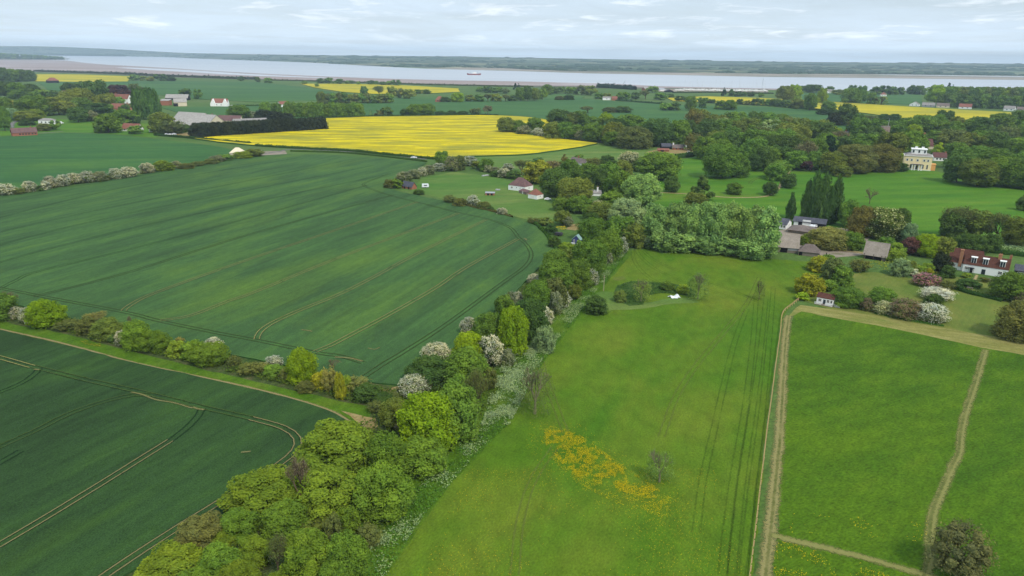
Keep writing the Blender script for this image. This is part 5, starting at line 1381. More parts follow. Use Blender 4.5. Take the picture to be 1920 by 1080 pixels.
def add_window(root, face, L, D, uc, z0, w_, h_, frame=None, bars=1, bar_t=None, name='window', pane_mat=None):
    t_ = bar_t or max(0.07, w_ * 0.07)
    f = MB(); u0, u1 = uc - w_ / 2, uc + w_ / 2
    for a, b, c, d in ((u0, u0 + t_, z0, z0 + h_), (u1 - t_, u1, z0, z0 + h_), (u0 + t_, u1 - t_, z0, z0 + t_), (u0 + t_, u1 - t_, z0 + h_ - t_, z0 + h_)):
        wbox(f, face, L, D, a, b, c, d, -0.02, 0.09)
    for k in range(bars):
        x = u0 + (u1 - u0) * (k + 1) / (bars + 1)
        wbox(f, face, L, D, x - t_ / 3, x + t_ / 3, z0 + t_, z0 + h_ - t_, 0.04, 0.08)
    zz = z0 + h_ * 0.52
    wbox(f, face, L, D, u0 + t_, u1 - t_, zz - t_ / 3, zz + t_ / 3, 0.041, 0.077)
    wo_ = f.build(name, frame or STONE, root)
    p_ = MB(); wbox(p_, face, L, D, u0 + t_ * .8, u1 - t_ * .8, z0 + t_ * .8, z0 + h_ - t_ * .8, -0.01, 0.03)
    p_.build('pane', pane_mat or GLASS, wo_)
    return wo_

def house(name, label, cat, A, B, D, eave_y, ridge_y, wall, roof, style='gable', over=0.35, group=None, windows=(), doors=(), chimneys=(), simple_win=False, frame=None, hipfrac=0.45):
    """A, B: where the two ends of the front wall stand in the photograph; D: depth in metres; heights read off the rows of eaves and ridge"""
    P, Q = G(*A), G(*B)
    d = Q - P; L = d.length; ang = math.atan2(d.y, d.x)
    nv = Vector((-d.y, d.x, 0)).normalized()
    mid = (P + Q) / 2
    wh = max(1.6, height_at(P, eave_y))
    rh = max(height_at(mid + nv * D * (0.5 if style not in ('mono',) else 1.0), ridge_y), wh + 0.25)
    root = empty(name, mid, ang); tag(root, label, cat, group)
    a = L / 2; m_ = MB()
    if style == 'gable':
        vs = [(-a, 0, 0), (a, 0, 0), (a, D, 0), (-a, D, 0), (-a, 0, wh), (a, 0, wh), (a, D, wh), (-a, D, wh), (-a, D / 2, rh - .08), (a, D / 2, rh - .08)]
        m_.poly(vs, [(0, 1, 5, 4), (2, 3, 7, 6), (1, 2, 6, 9, 5), (3, 0, 4, 8, 7), (3, 2, 1, 0)])
    elif style == 'end':
        vs = [(-a, 0, 0), (a, 0, 0), (a, D, 0), (-a, D, 0), (-a, 0, wh), (a, 0, wh), (a, D, wh), (-a, D, wh), (0, 0, rh - .08), (0, D, rh - .08)]
        m_.poly(vs, [(0, 1, 5, 8, 4), (2, 3, 7, 9, 6), (1, 2, 6, 5), (3, 0, 4, 7), (3, 2, 1, 0)])
    else:
        m_.box(-a, a, 0, D, 0, wh)
    m_.build('wall', wall, root)
    r = MB(); o = over; th = 0.22
    def slab(q):   # q: four corners counter-clockwise seen from above
        top = [Vector(x) for x in q]; n = (top[1] - top[0]).cross(top[-1] - top[0]).normalized()
        if n.z < 0: n = -n
        lo = [x - n * th for x in top]
        k = len(q); r.poly(top + lo, [tuple(range(k)), tuple(range(2 * k - 1, k - 1, -1))] + [(i, k + i, k + (i + 1) % k, (i + 1) % k) for i in range(k)])
    if style == 'gable':
        s = (rh - wh) / (D / 2); e = wh - o * s + th * .7
        slab([(-a - o, -o, e), (a + o, -o, e), (a + o, D / 2, rh + th * .7), (-a - o, D / 2, rh + th * .7)])
        slab([(a + o, D + o, e), (-a - o, D + o, e), (-a - o, D / 2 + .002, rh + th * .7 - .004), (a + o, D / 2 + .002, rh + th * .7 - .004)])
    elif style == 'end':
        s = (rh - wh) / a; e = wh - o * s + th * .7
        slab([(-a - o, D + o, e), (-a - o, -o, e), (0, -o, rh + th * .7), (0, D + o, rh + th * .7)])
        slab([(a + o, -o, e), (a + o, D + o, e), (.002, D + o, rh + th * .7 - .004), (.002, -o, rh + th * .7 - .004)])
    elif style == 'hip':
        hx = min(a * 0.98, D * hipfrac)
        vs = [(-a - o, -o, wh), (a + o, -o, wh), (a + o, D + o, wh), (-a - o, D + o, wh), (-a + hx, D / 2, rh), (a - hx, D / 2, rh)]
        r.poly(vs, [(0, 1, 5, 4), (2, 3, 4, 5), (1, 2, 5), (3, 0, 4), (3, 2, 1, 0)])
    elif style == 'mono':
        slab([(-a - o, -o, wh), (a + o, -o, wh), (a + o, D + o, rh), (-a - o, D + o, rh)])
    elif style == 'flat':
        r.box(-a - o, a + o, -o, D + o, wh, wh + 0.35)
    r.build('roof', roof, root)
    for wdw in windows:
        face, u, z, ww, hh = wdw[:5]; bars = wdw[5] if len(wdw) > 5 else 1
        span = L if face == 'F' else D
        uc = (u - .5) * L if face == 'F' else u * D
        if simple_win:
            mb = MB(); wbox(mb, face, L, D, uc - ww / 2, uc + ww / 2, z * wh, z * wh + hh, -0.02, 0.06); mb.build('window', GLASS, root)
        else:
            add_window(root, face, L, D, uc, z * wh, ww, hh, frame, bars)
    for face, u, ww, hh, mat_ in doors:
        uc = (u - .5) * L if face == 'F' else u * D
        mb = MB(); wbox(mb, face, L, D, uc - ww / 2, uc + ww / 2, 0.02, hh, -0.02, 0.07)
        dr_ = mb.build('door', mat_, root)
        if not simple_win:
            mb = MB(); wbox(mb, face, L, D, uc + ww * .3, uc + ww * .36, hh * .45, hh * .5, 0.07, 0.13); mb.build('handle', DARK, dr_)
    for u, v, top, s, mat_ in chimneys:
        x = (u - .5) * L; y = v * D
        mb = MB(); mb.box(x - s / 2, x + s / 2, y - s * .4, y + s * .4, wh * .5, rh + top); mb.box(x - s * .58, x + s * .58, y - s * .48, y + s * .48, rh + top, rh + top + .22)
        c = mb.build('chimney', mat_, root)
        mb = MB()
        for q in (-.22, .22): mb.tube((x + q * s, y, rh + top + .22), (x + q * s, y, rh + top + .75), .13, .11, 8)
        mb.build('chimney_pot', OBRICK, c)
    root['_L'] = L; root['_wh'] = wh; root['_rh'] = rh
    return root, L, wh, rh

# --- the yellow mansion
root, L, wh, rh = house('mansion', 'yellow stuccoed country house with white rooftop lantern facing the park', 'mansion', (1692.4, 317.2), (1744.4, 320.6), 16, 291.2, 285.0, CREAM, R_GREY, 'hip', 0.1, hipfrac=.30,
    windows=[('F', u, .10, 1.25, 3.6, 1) for u in (.12, .27, .71, .86)], doors=[('F', .485, 1.5, 3.6, GLASS)])
mb = MB(); mb.box(-L / 2 - .45, L / 2 + .45, -.45, 16.45, wh - .4, wh - .02); mb.build('cornice', STONE, root)
for u in (.11, .27, .485, .72, .86):
    mb = MB(); uc = (u - .5) * L
    n = 14
    ring = [(uc + 1.15 * math.cos(2 * math.pi * k / n), -0.04, wh * .70 + 1.15 * math.sin(2 * math.pi * k / n)) for k in range(n)]
    mb.poly(ring + [(x, -.16, z) for x, y, z in ring], [tuple(range(n)), tuple(range(2 * n - 1, n - 1, -1))] + [(k, (k + 1) % n, n + (k + 1) % n, n + k) for k in range(n)])
    f_ = mb.build('window', STONE, root)
    mb = MB(); mb.box(uc - .55, uc + .55, -.22, -.15, wh * .70 - .65, wh * .70 + .65); mb.build('pane', GLASS, f_)
    mb = MB(); mb.box(uc - 1.1, uc + 1.1, -.3, -.02, wh * .70 + 1.25, wh * .70 + 1.5); mb.build('hood', STONE, f_)
mb = MB(); mb.box(-L / 2 - .15, L / 2 + .15, -.15, 0.0, 0, .7); mb.build('plinth', STONE, root)
bx_ = (.485 - .5) * L
porch = MB(); porch.box(bx_ - 4.0, bx_ + 4.0, -2.6, -.05, wh * .40, wh * .40 + .35); pc = porch.build('porch_canopy', R_DARK, root)
for q in (-3.4, -1.5, 1.5, 3.4):
    mb = MB(); mb.tube((bx_ + q, -2.2, .3), (bx_ + q, -2.2, wh * .40), .42, .34, 12); mb.box(bx_ + q - .55, bx_ + q + .55, -2.75, -1.65, .05, .35); mb.build('column', WHITE, root)
mb = MB(); mb.box(bx_ - 4.2, bx_ + 4.2, -3.4, -.16, 0, .06); mb.box(bx_ - 2.4, bx_ + 2.4, -4.2, -3.4, 0, .05); mb.build('steps', STONE, root)
lan = MB(); lan.box(-5.4, 5.4, 4.2, 12.2, rh - 1.6, rh + 2.4); lan.box(-5.9, 5.9, 3.7, 12.7, rh + 2.4, rh + 2.8); lan_o = lan.build('lantern', WHITE, root)
for q in (-4.1, 0, 4.1):
    mb = MB(); mb.box(q - .6, q + .6, 4.06, 4.19, rh - .3, rh + 1.9); mb.build('lantern_window', GLASS, lan_o)
for q in (-2.2, 2.6):
    mb = MB(); mb.box(q - .9, q + .9, 7.4, 9.0, rh + 2.6, rh + 4.0); mb.box(q - 1.05, q + 1.05, 7.25, 9.15, rh + 4.0, rh + 4.25); mb.build('chimney', WHITE, root)
mb = MB(); mb.box(L / 2 + .01, L / 2 + 3.4, 3, 10, 0, wh * .42); mb.box(L / 2 + .012, L / 2 + 3.7, 2.7, 10.3, wh * .42, wh * .42 + .3); mb.build('side_bay', OCHRE, root)

# --- long white cottage
root, L, wh, rh = house('cottage', 'long white cottage with clay tiled roof and three white dormers', 'cottage', (1803.5, 508.6), (1888.0, 521.4), 6.2, 494.4, 481.0, WHITE, R_CLAY, 'gable', .15,
    windows=[('F', .09, .36, 1.5, 1.25, 2), ('F', .83, .30, 1.5, 1.4, 1)], doors=[('F', .47, 1.4, 2.2, GLASS), ('F', .20, 1.1, 2.1, BLACKB)],
    chimneys=[(.76, .5, 1.4, 1.3, OBRICK), (.985, .7, 1.1, .9, BRICK)])
for u in (.215, .475, .85):
    xc = (u - .5) * L; y0 = 0.55; zb = wh + .15; zt_ = rh - .7
    mb = MB(); mb.box(xc - .95, xc + .95, y0, 2.7, zb, zt_); mb.box(xc - 1.2, xc + 1.2, y0 - .25, 2.9, zt_, zt_ + .16)
    do = mb.build('dormer', WHITE, root)
    mb = MB()
    for q in (-.45, .45): mb.box(xc + q - .36, xc + q + .36, y0 - .05, y0 - .003, zb + .3, zt_ - .25)
    mb.build('pane', GLASS, do)
mb = MB(); px_ = (.20 - .5) * L; mb.box(px_ - 1.0, px_ + 1.0, -1.3, -.08, 2.15, 2.3); mb.box(px_ - .95, px_ - .85, -1.25, -1.15, 0, 2.15); mb.box(px_ + .85, px_ + .95, -1.25, -1.15, 0, 2.15); mb.build('porch', BLACKB, root)
# wing set back on its left and range behind
mb = MB(); w0, w1 = -L / 2 - 5.6, -L / 2 - .01; z2 = wh * .93; r2 = rh * .9
mb.poly([(w0, 1, 0), (w1, 1, 0), (w1, 7, 0), (w0, 7, 0), (w0, 1, z2), (w1, 1, z2), (w1, 7, z2), (w0, 7, z2), (w0, 4, r2), (w1, 4, r2)], [(0, 1, 5, 4), (2, 3, 7, 6), (1, 2, 6, 9, 5), (3, 0, 4, 8, 7)]); mb.build('side_wing', WHITE, root)
mb = MB()
mb.poly([(w0 - .3, .7, z2 + .05), (w1, .7, z2 + .05), (w1, 4, r2 + .2), (w0 - .3, 4, r2 + .2), (w0 - .3, 7.3, z2 + .05), (w1, 7.3, z2 + .05)], [(0, 1, 2, 3), (3, 2, 5, 4)])
mb.poly([(w0 + .4, 6.2, z2), (w1 + 7, 6.6, z2), (w1 + 6, 9.5, r2 + 1.3), (w0 + 1, 9.2, r2 + 1.3), (w0 + .4, 12.4, z2), (w1 + 7, 12.8, z2)], [(0, 1, 2, 3), (3, 2, 5, 4), (0, 3, 4), (1, 5, 2)])
mb.build('wing_roof', R_CLAY, root)
mb = MB(); mb.box(w0 + .6, w1 + 6.6, 6.9, 12.1, 0, z2); mb.build('rear_wing', WHITE, root)
add_window(root, 'F', L, 6.2, w0 + 2.1, z2 * .42, 1.5, 1.2, STONE, 2).location = (0, 1, 0)
mb = MB(); mb.box(w1 - 1.9, w1 - .7, .55, 1.6, z2 * .55, rh + 1.7); mb.box(w1 - 2.0, w1 - .6, .45, 1.7, rh + 1.7, rh + 1.9); mb.build('chimney', OBRICK, root)
mb = MB(); mb.box(w1 - .55, w1 - .1, 1.6, 1.75, z2 + .7, z2 + 1.6); mb.build('skylight', GLASS, root)

house('barn', 'black boarded garden barn with a row of white framed windows', 'barn', (1900.5, 519.0), (1936, 524), 6, 506.5, 497.5, BLACKB, R_DARK, 'gable', .3,
      windows=[('F', u, .12, 1.15, 2.0, 1) for u in (.24, .40, .56, .76)])

# --- summerhouse
root, L, wh, rh = house('summerhouse', 'small white summerhouse with red roof and white veranda rail', 'summerhouse', (1530.2, 568.4), (1561.6, 574.4), 3.6, 556.6, 550.8, WHITE, R_CLAY, 'gable', .15,
      windows=[('F', .2, .40, 1.1, 1.1, 1), ('F', .68, .40, .9, 1.1, 1), ('F', .88, .40, .7, 1.1, 0)], doors=[('F', .47, .85, 1.9, GLASS)])
mb = MB(); mb.box(-L / 2 - .3, L / 2 + .2, -1.7, -.01, 0, .25); mb.build('deck', GREYB, root)
mb = MB()
for x0_, x1_ in ((-L / 2 - .25, -L / 2 + L * .36), (L * .08, L / 2 + .15)):
    mb.box(x0_, x1_, -1.66, -1.6, .95, 1.05); mb.box(x0_, x1_, -1.66, -1.6, .4, .48)
    k = x0_
    while k < x1_: mb.box(k, k + .07, -1.655, -1.605, .25, .95); k += .2
mb.build('railing', WHITE, root)
pf = empty('picket_fence', G(1563.5, 575.5), math.atan2(G(1574, 578).y - G(1563.5, 575.5).y, G(1574, 578).x - G(1563.5, 575.5).x)); tag(pf, 'short white picket fence running right from the summerhouse', 'fence')
ln_ = (G(1574, 578) - G(1563.5, 575.5)).length
mb = MB(); mb.box(0, ln_, -.03, .03, .35, .43); mb.box(0, ln_, -.03, .03, .8, .88); mb.build('rail', WHITE, pf)
k = 0.0
while k < ln_:
    mb = MB(); mb.box(k, k + .1, -.06, -.031, 0, 1.05); mb.build('picket', WHITE, pf); k += .24

# --- barns
root, L, wh, rh = house('barn', 'large weathered barn with grey shingle roof beside the willows', 'barn', (1456.7, 472.2), (1495.4, 475.6), 9, 461.2, 438.6, GREYB, R_THATCH, 'gable', .5,
      doors=[('F', .32, 3.0, 2.6, DARK)])
mb = MB(); mb.box(L * .02, L / 2 - .2, -.10, -.01, 1.2, wh - .3); mb.build('boarding', TIN, root)
house('barn', 'low grey roofed barn with rounded hipped end next to the large barn', 'barn', (1496.2, 478.2), (1535.8, 482.4), 5.4, 471.0, 457.6, GREYB, R_BROWN, 'hip', .4, hipfrac=.5, doors=[('F', .12, 1.4, 1.7, DARK)])
house('barn', 'narrow gabled grey barn half hidden by the willows', 'barn', (1441.5, 479.0), (1455.5, 474.0), 13, 462.5, 440.5, GREYB, R_THATCH, 'end', .4, doors=[('F', .5, 1.6, 2.2, DARK)])
root, L, wh, rh = house('bungalow', 'white single storey building with low dark slate roof', 'house', (1439.6, 425.8), (1473.4, 430.6), 9.5, 416.6, 408.6, WHITE, R_DARK, 'gable', .4,
      windows=[('F', u, .32, 1.1, 1.3, 1) for u in (.1, .25, .42, .58, .75, .9)] + [('R', .5, .4, 1.2, 1.2, 1)])
house('outhouse', 'little white outhouse peeping out left of the dark roofed bungalow', 'outhouse', (1425.6, 421.6), (1436, 421.8), 5, 417.0, 414.0, WHITE, R_DARK, 'gable', .2, simple_win=True, windows=[('F', .5, .4, .8, .8)])
root, L, wh, rh = house('barn', 'long black boarded barn with two white doors', 'barn', (1487, 421.6), (1546, 428.4), 8, 413.6, 408.4, BLACKB, R_DARK, 'gable', .5,
      doors=[('F', .085, 2.2, 2.4, WHITE), ('F', .42, 4.2, 3.4, WHITE), ('F', .75, 2.6, 2.4, DARK)])
house('cart_shed', 'squat shed under a broad brown pyramid roof in the farmyard', 'shed', (1477.5, 435.8), (1522, 441.5), 11, 432.6, 421.8, GREYB, R_BROWN, 'hip', .8, hipfrac=.5)
root, L, wh, rh = house('cart_lodge', 'open fronted cart lodge with weathered shingle roof by the track', 'shed', (1619, 484.2), (1660, 490.5), 6.0, 474.4, 454.6, GREYB, R_THATCH, 'gable', .5, doors=[('F', .25, 3.2, 2.3, DARK), ('F', .62, 3.2, 2.3, DARK)])
for u in (.02, .44, .81, .98):
    mb = MB(); x = (u - .5) * L; mb.box(x - .12, x + .12, -.42, -.18, 0, wh); mb.build('post', DARKT, root)

# --- paddock bungalow and garage
house('bungalow', 'white bungalow with plum hipped roof beside the paddock', 'bungalow', (953, 355.6), (984, 360.0), 9.5, 346.6, 332.6, WHITE, R_PLUM, 'hip', .12, hipfrac=.52,
      windows=[('F', .22, .40, 1.5, 1.2, 2), ('F', .5, .55, .8, .7, 0), ('F', .72, .55, .8, .7, 0), ('R', .5, .5, .9, .8, 0)])
house('garage', 'white garage with red hipped roof just below the plum roofed bungalow', 'garage', (990, 371.6), (1006.5, 374.4), 6.5, 363.8, 353.4, WHITE, R_RED, 'hip', .12, hipfrac=.5, doors=[('F', .5, 2.6, 2.0, STONE)], windows=[('R', .5, .5, .8, .7, 0)])
house('shed', 'grey wooden shed joining the bungalow and garage', 'shed', (973, 361.6), (987, 365.5), 3, 357.5, 355.2, GREYB, R_PLUM, 'mono', .2, doors=[('F', .5, 1, 1.9, STONE)])
house('stable', 'brick stable with slate roof in the paddock corner', 'stable', (753, 352.6), (772, 355.8), 4.6, 347.6, 340.6, BRICK, R_DARK, 'gable', .3, doors=[('F', .3, 1.2, 2, DARK), ('F', .7, 1.2, 2, DARK)])
house('shed', 'low brown field shelter with pale roof in the paddock', 'shed', (910, 366.2), (927, 366.6), 3.2, 362.4, 359.4, BRICK, TIN, 'mono', .25, doors=[('F', .3, 1.3, 1.4, DARK), ('F', .7, 1.3, 1.4, DARK)])
house('playhouse', 'tall narrow blue playhouse with teal roof in the allotment', 'playhouse', (1072.4, 456.4), (1087.6, 458.4), 2.6, 448.2, 440.2, BLUE, TEAL, 'end', .2, windows=[('F', .25, .35, .8, 1.3, 1)], doors=[('F', .72, .9, 1.9, STONE)])
house('house', 'white gabled house among the trees above the dark oak', 'house', (1067, 305.0), (1094.6, 311.0), 7, 304.5, 296.6, WHITE, R_BROWN, 'gable', .3, windows=[('R', .5, .45, 1.2, 1.2, 1)], chimneys=[(.4, .5, 1.2, .9, BRICK)])
house('house', 'pale roofed house with tall white chimney hidden in garden trees', 'house', (1103, 367.0), (1127, 367.6), 8, 362.4, 356.4, WHITE, R_GREY, 'gable', .3, windows=[('F', .3, .35, 1.2, 1.1, 1)], chimneys=[(.72, .3, 2.0, 1.0, WHITE)])

# --- sheds above the park
house('barn', 'dark roofed barn behind the brick sheds above the park', 'barn', (1241, 279.6), (1259.5, 279.8), 9, 274.5, 268.8, BLACKB, R_DARK, 'gable', .4, simple_win=True)
house('cottage', 'small brown roofed cottage with white chimney above the park', 'cottage', (1261, 281.0), (1281, 281.6), 8, 276.8, 271.2, BRICK, R_BROWN, 'gable', .4, chimneys=[(.06, .5, 1.4, 1.2, WHITE)], simple_win=True, windows=[('F', .35, .4, 1.2, 1.0), ('F', .7, .4, 1.2, 1.0)])
house('house', 'white gable ended house right of the brown roofed cottage', 'house', (1285.5, 275.6), (1294.5, 275.8), 9, 270.5, 266.4, WHITE, R_BROWN, 'end', .3, simple_win=True, windows=[('F', .5, .35, 1.3, 1.3)])
house('shed', 'low reddish open shed on the sandy yard', 'shed', (1233, 284.6), (1254, 285.2), 6, 281.0, 278.2, BRICK, R_RED, 'gable', .4, simple_win=True, doors=[('F', .4, 3, 2, DARK)])
house('shed', 'tiny white pump house by the clipped park hedge', 'shed', (1288.5, 288.2), (1293, 288.4), 3, 285.0, 283.4, WHITE, R_GREY, 'gable', .15, simple_win=True)

# --- village left
house('brick_house', 'long red brick house with dark roof at the left field edge', 'house', (24, 256.4), (71, 254.0), 10, 249.4, 239.6, BRICK, R_PLUM, 'gable', .4, simple_win=True, windows=[('F', u, .4, 1.6, 1.3) for u in (.3, .42, .54, .66, .8, .92)], chimneys=[(.8, .5, .8, 1, BRICK)])
house('house', 'flat topped white house above the village lane', 'house', (72.5, 233.6), (98, 234.4), 9, 225.5, 221.6, WHITE, R_GREY, 'hip', .3, simple_win=True, windows=[('F', u, .45, 1.8, 1.4) for u in (.25, .55, .8)])
house('bungalow', 'white walled bungalow with bright orange tiled roof', 'bungalow', (228, 245.6), (258, 246.8), 10, 240.8, 231.6, WHITE, R_RED, 'gable', .5, simple_win=True, windows=[('F', u, .35, 1.8, 1.2) for u in (.2, .5, .8)])
house('house', 'tall white gabled house left of the great barn', 'house', (279.5, 247.4), (295, 248.2), 9, 240.2, 230.6, WHITE, R_DARK, 'end', .35, simple_win=True, windows=[('F', .3, .3, 1.3, 1.3), ('F', .7, .3, 1.3, 1.3)])
root, L, wh, rh = house('barn', 'great grey sheet roofed barn at the village edge', 'barn', (344, 241.5), (388, 244.0), 34, 233.5, 214.5, BUFF, R_SHEET, 'gable', .6, simple_win=True)
house('barn', 'second grey barn joined behind the great barn', 'barn', (322, 231.5), (372, 235.0), 26, 226.5, 210.8, BUFF, R_SHEET, 'gable', .6, simple_win=True)
house('farmhouse', 'farmhouse with purple brown roof and two white dormers', 'farmhouse', (408, 231.6), (450, 232.4), 10, 225.4, 216.4, BUFF, R_PLUM, 'gable', .4, simple_win=True, chimneys=[(-.28, .5, 1.6, 1.6, GREYB)], windows=[('F', .5, .4, 1.5, 1.3)])
for k, x in enumerate((426.5, 435.5)):
    pass
house('shed', 'long white walled shed behind the cypress hedge', 'shed', (440, 233.6), (502, 231.2), 11, 227.0, 222.0, WHITE, R_GREY, 'gable', .4, simple_win=True)
house('barn', 'grey barn with dark open bay beyond the poplars', 'barn', (327, 199.4), (351, 199.0), 14, 191.5, 184.6, BUFF, R_SHEET, 'gable', .5, simple_win=True, doors=[('F', .12, 7, 5, DARK)])
house('barn', 'long dark barn under a grey roof behind the open barn', 'barn', (310, 187.6), (352, 188.0), 14, 183.4, 176.8, BLACKB, R_SHEET, 'gable', .5, simple_win=True)
house('barn', 'reddish boarded lean-to left of the open barn', 'barn', (300, 197.6), (317, 197.8), 12, 188.6, 185.4, BRICK, R_SHEET, 'mono', .4, simple_win=True)
root, L, wh, rh = house('farmhouse', 'white farmhouse with twin gables and red roof between them', 'farmhouse', (396, 199.2), (426.5, 199.4), 12, 192.8, 185.0, WHITE, R_RED, 'gable', .3, simple_win=True, windows=[('F', .35, .3, 1.6, 1.2), ('F', .62, .3, 1.6, 1.2)])
for q in (-L / 2 + 3.6, L / 2 - 3.6):
    mb = MB(); mb.poly([(q - 4.4, -1.5, 0), (q + 4.4, -1.5, 0), (q + 4.4, -1.5, wh * .8), (q, -1.5, rh), (q - 4.4, -1.5, wh * .8), (q - 4.4, 6, 0), (q + 4.4, 6, 0), (q + 4.4, 6, wh * .8), (q, 6, rh), (q - 4.4, 6, wh * .8)], [(0, 1, 2, 3, 4), (9, 8, 7, 6, 5), (0, 5, 6, 1), (1, 6, 7, 2), (2, 7, 8, 3), (3, 8, 9, 4), (4, 9, 5, 0)]); mb.build('gable', WHITE, root)
house('house', 'white village house with red roofs behind the olive trees', 'house', (212, 193.0), (240, 194.0), 11, 184.6, 176.4, WHITE, R_RED, 'gable', .4, simple_win=True, windows=[('F', u, .4, 2, 1.5) for u in (.2, .5, .8)], chimneys=[(.1, .5, 1.6, 1.6, BRICK)])
house('house', 'low white extension right of the red roofed village house', 'house', (236, 190.6), (253, 191.0), 9, 186.0, 183.4, WHITE, R_GREY, 'hip', .3, simple_win=True)
house('brick_house', 'orange brick house with red roof beside the poplar row', 'house', (208, 210.0), (240, 210.8), 10, 202.6, 194.2, OBRICK, R_RED, 'gable', .4, simple_win=True, windows=[('F', .25, .4, 1.6, 1.5), ('F', .6, .4, 1.6, 1.5)], chimneys=[(.9, .5, 1.5, 1.3, BRICK)])
house('house', 'white gable of a house deep in the village trees', 'house', (114, 182.8), (125, 183.0), 9, 176.0, 170.0, WHITE, R_RED, 'end', .3, simple_win=True)
house('barn', 'isolated red roofed barn by the far yellow strip', 'barn', (92, 156.0), (111, 155.6), 16, 151.4, 145.4, BLACKB, R_RED, 'hip', .5, simple_win=True)
house('house', 'white house with red roof at the end of the green belt', 'house', (526, 201.0), (540, 200.4), 11, 195.6, 190.0, WHITE, R_RED, 'gable', .4, simple_win=True)
house('house', 'square red roofed house alone in the green fields', 'house', (816, 191.6), (832, 191.8), 12, 187.6, 180.4, BRICK, R_RED, 'hip', .4, simple_win=True, windows=[('F', .3, .4, 2, 2), ('F', .7, .4, 2, 2)])
house('house', 'white house beside a red roofed one across the fields', 'house', (1130.5, 187.6), (1145, 187.8), 12, 183.4, 181.0, WHITE, R_GREY, 'gable', .4, simple_win=True, windows=[('F', .5, .4, 2, 1.5)])
house('house', 'red roofed house right of the white one across the fields', 'house', (1147, 188.2), (1157, 188.4), 10, 184.6, 180.6, BRICK, R_RED, 'gable', .4, simple_win=True)
root, L, wh, rh = house('barn', 'cream thatched hut at the end of the thorn hedge', 'hut', (431, 292.4), (458, 292.0), 9, 287.0, 276.4, BUFF, simple('pale_thatch', (214, 200, 172), 0.95, 0.05, 0.15, 1.2), 'hip', .6, hipfrac=.5, simple_win=True, doors=[('F', .68, 1.6, 2.2, DARK)])

# --- behind the mansion
root, L, wh, rh = house('church_tower', 'square flint church tower with flagpole among the trees', 'church tower', (1648, 263), (1665.5, 263.6), 8.5, 237.5, 236.5, FLINT, R_GREY, 'flat', .05, windows=[('F', .42, .35, 1.6, 2.0, 1)])
for i in range(6):
    x = -L / 2 + (i + .5) * L / 6
    for y0_, y1_ in ((-.04, .4), (8.1, 8.54)):
        mb = MB(); mb.box(x - .4, x + .4, y0_, y1_, wh + .36, wh + 1.3); mb.build('merlon', FLINT, root)
mb = MB(); mb.tube((L * .35, 4, wh + .3), (L * .35, 4, wh + 8.5), .14, .08, 8); mb.build('flagpole', WHITE, root)
house('church_hall', 'long hall with steep maroon tiled roof behind the mansion', 'hall', (1726, 279), (1749.6, 279.6), 12, 273.2, 260.4, BUFF, R_MAROON, 'gable', .4, simple_win=True, windows=[('F', .4, .3, 1.6, 2)])
house('house', 'red roofed wing with white walls right of the mansion', 'house', (1750, 301.5), (1775, 302.4), 9, 294.6, 286.0, WHITE, R_MAROON, 'gable', .4, simple_win=True, windows=[('F', u, .35, 1.4, 1.4) for u in (.25, .5, .75)], chimneys=[(.95, .5, .6, 1.2, OBRICK)])
house('house', 'house showing only a red ridge and paired chimneys above trees', 'house', (1720, 262.0), (1737, 262.4), 10, 256.4, 251.6, BRICK, R_RED, 'gable', .3, simple_win=True, chimneys=[(.1, .5, 1.6, 1.6, OBRICK), (.9, .5, 1.6, 1.6, OBRICK)])
house('house', 'red tiled house with white gables in the village gap', 'house', (1572, 268.4), (1594, 268.8), 10, 260.6, 252.4, WHITE, R_RED, 'gable', .4, simple_win=True, windows=[('F', .3, .4, 1.6, 1.6), ('F', .7, .4, 1.6, 1.6)], chimneys=[(.1, .5, 1.5, 1.4, BRICK)])
house('house', 'lilac slate roofed house behind the red tiled village house', 'house', (1585, 259.6), (1610, 260.2), 10, 253.6, 246.4, BRICK, R_GREY, 'gable', .4, simple_win=True, chimneys=[(.08, .5, 1.4, 1.3, BRICK), (.9, .5, 1.4, 1.3, BRICK)])
house('house', 'red roofed house nearest left of the church tower', 'house', (1608, 261.6), (1621, 262.0), 10, 253.6, 245.8, BRICK, R_RED, 'gable', .4, simple_win=True, chimneys=[(.2, .5, 1.6, 1.4, BRICK)])
house('house', 'low red roof with two chimneys in the right hand wood', 'house', (1836, 282.0), (1860, 282.8), 9, 277.2, 272.4, BRICK, R_RED, 'gable', .4, simple_win=True, chimneys=[(.08, .5, 1.4, 1.4, OBRICK), (.92, .5, 1.4, 1.4, OBRICK)])

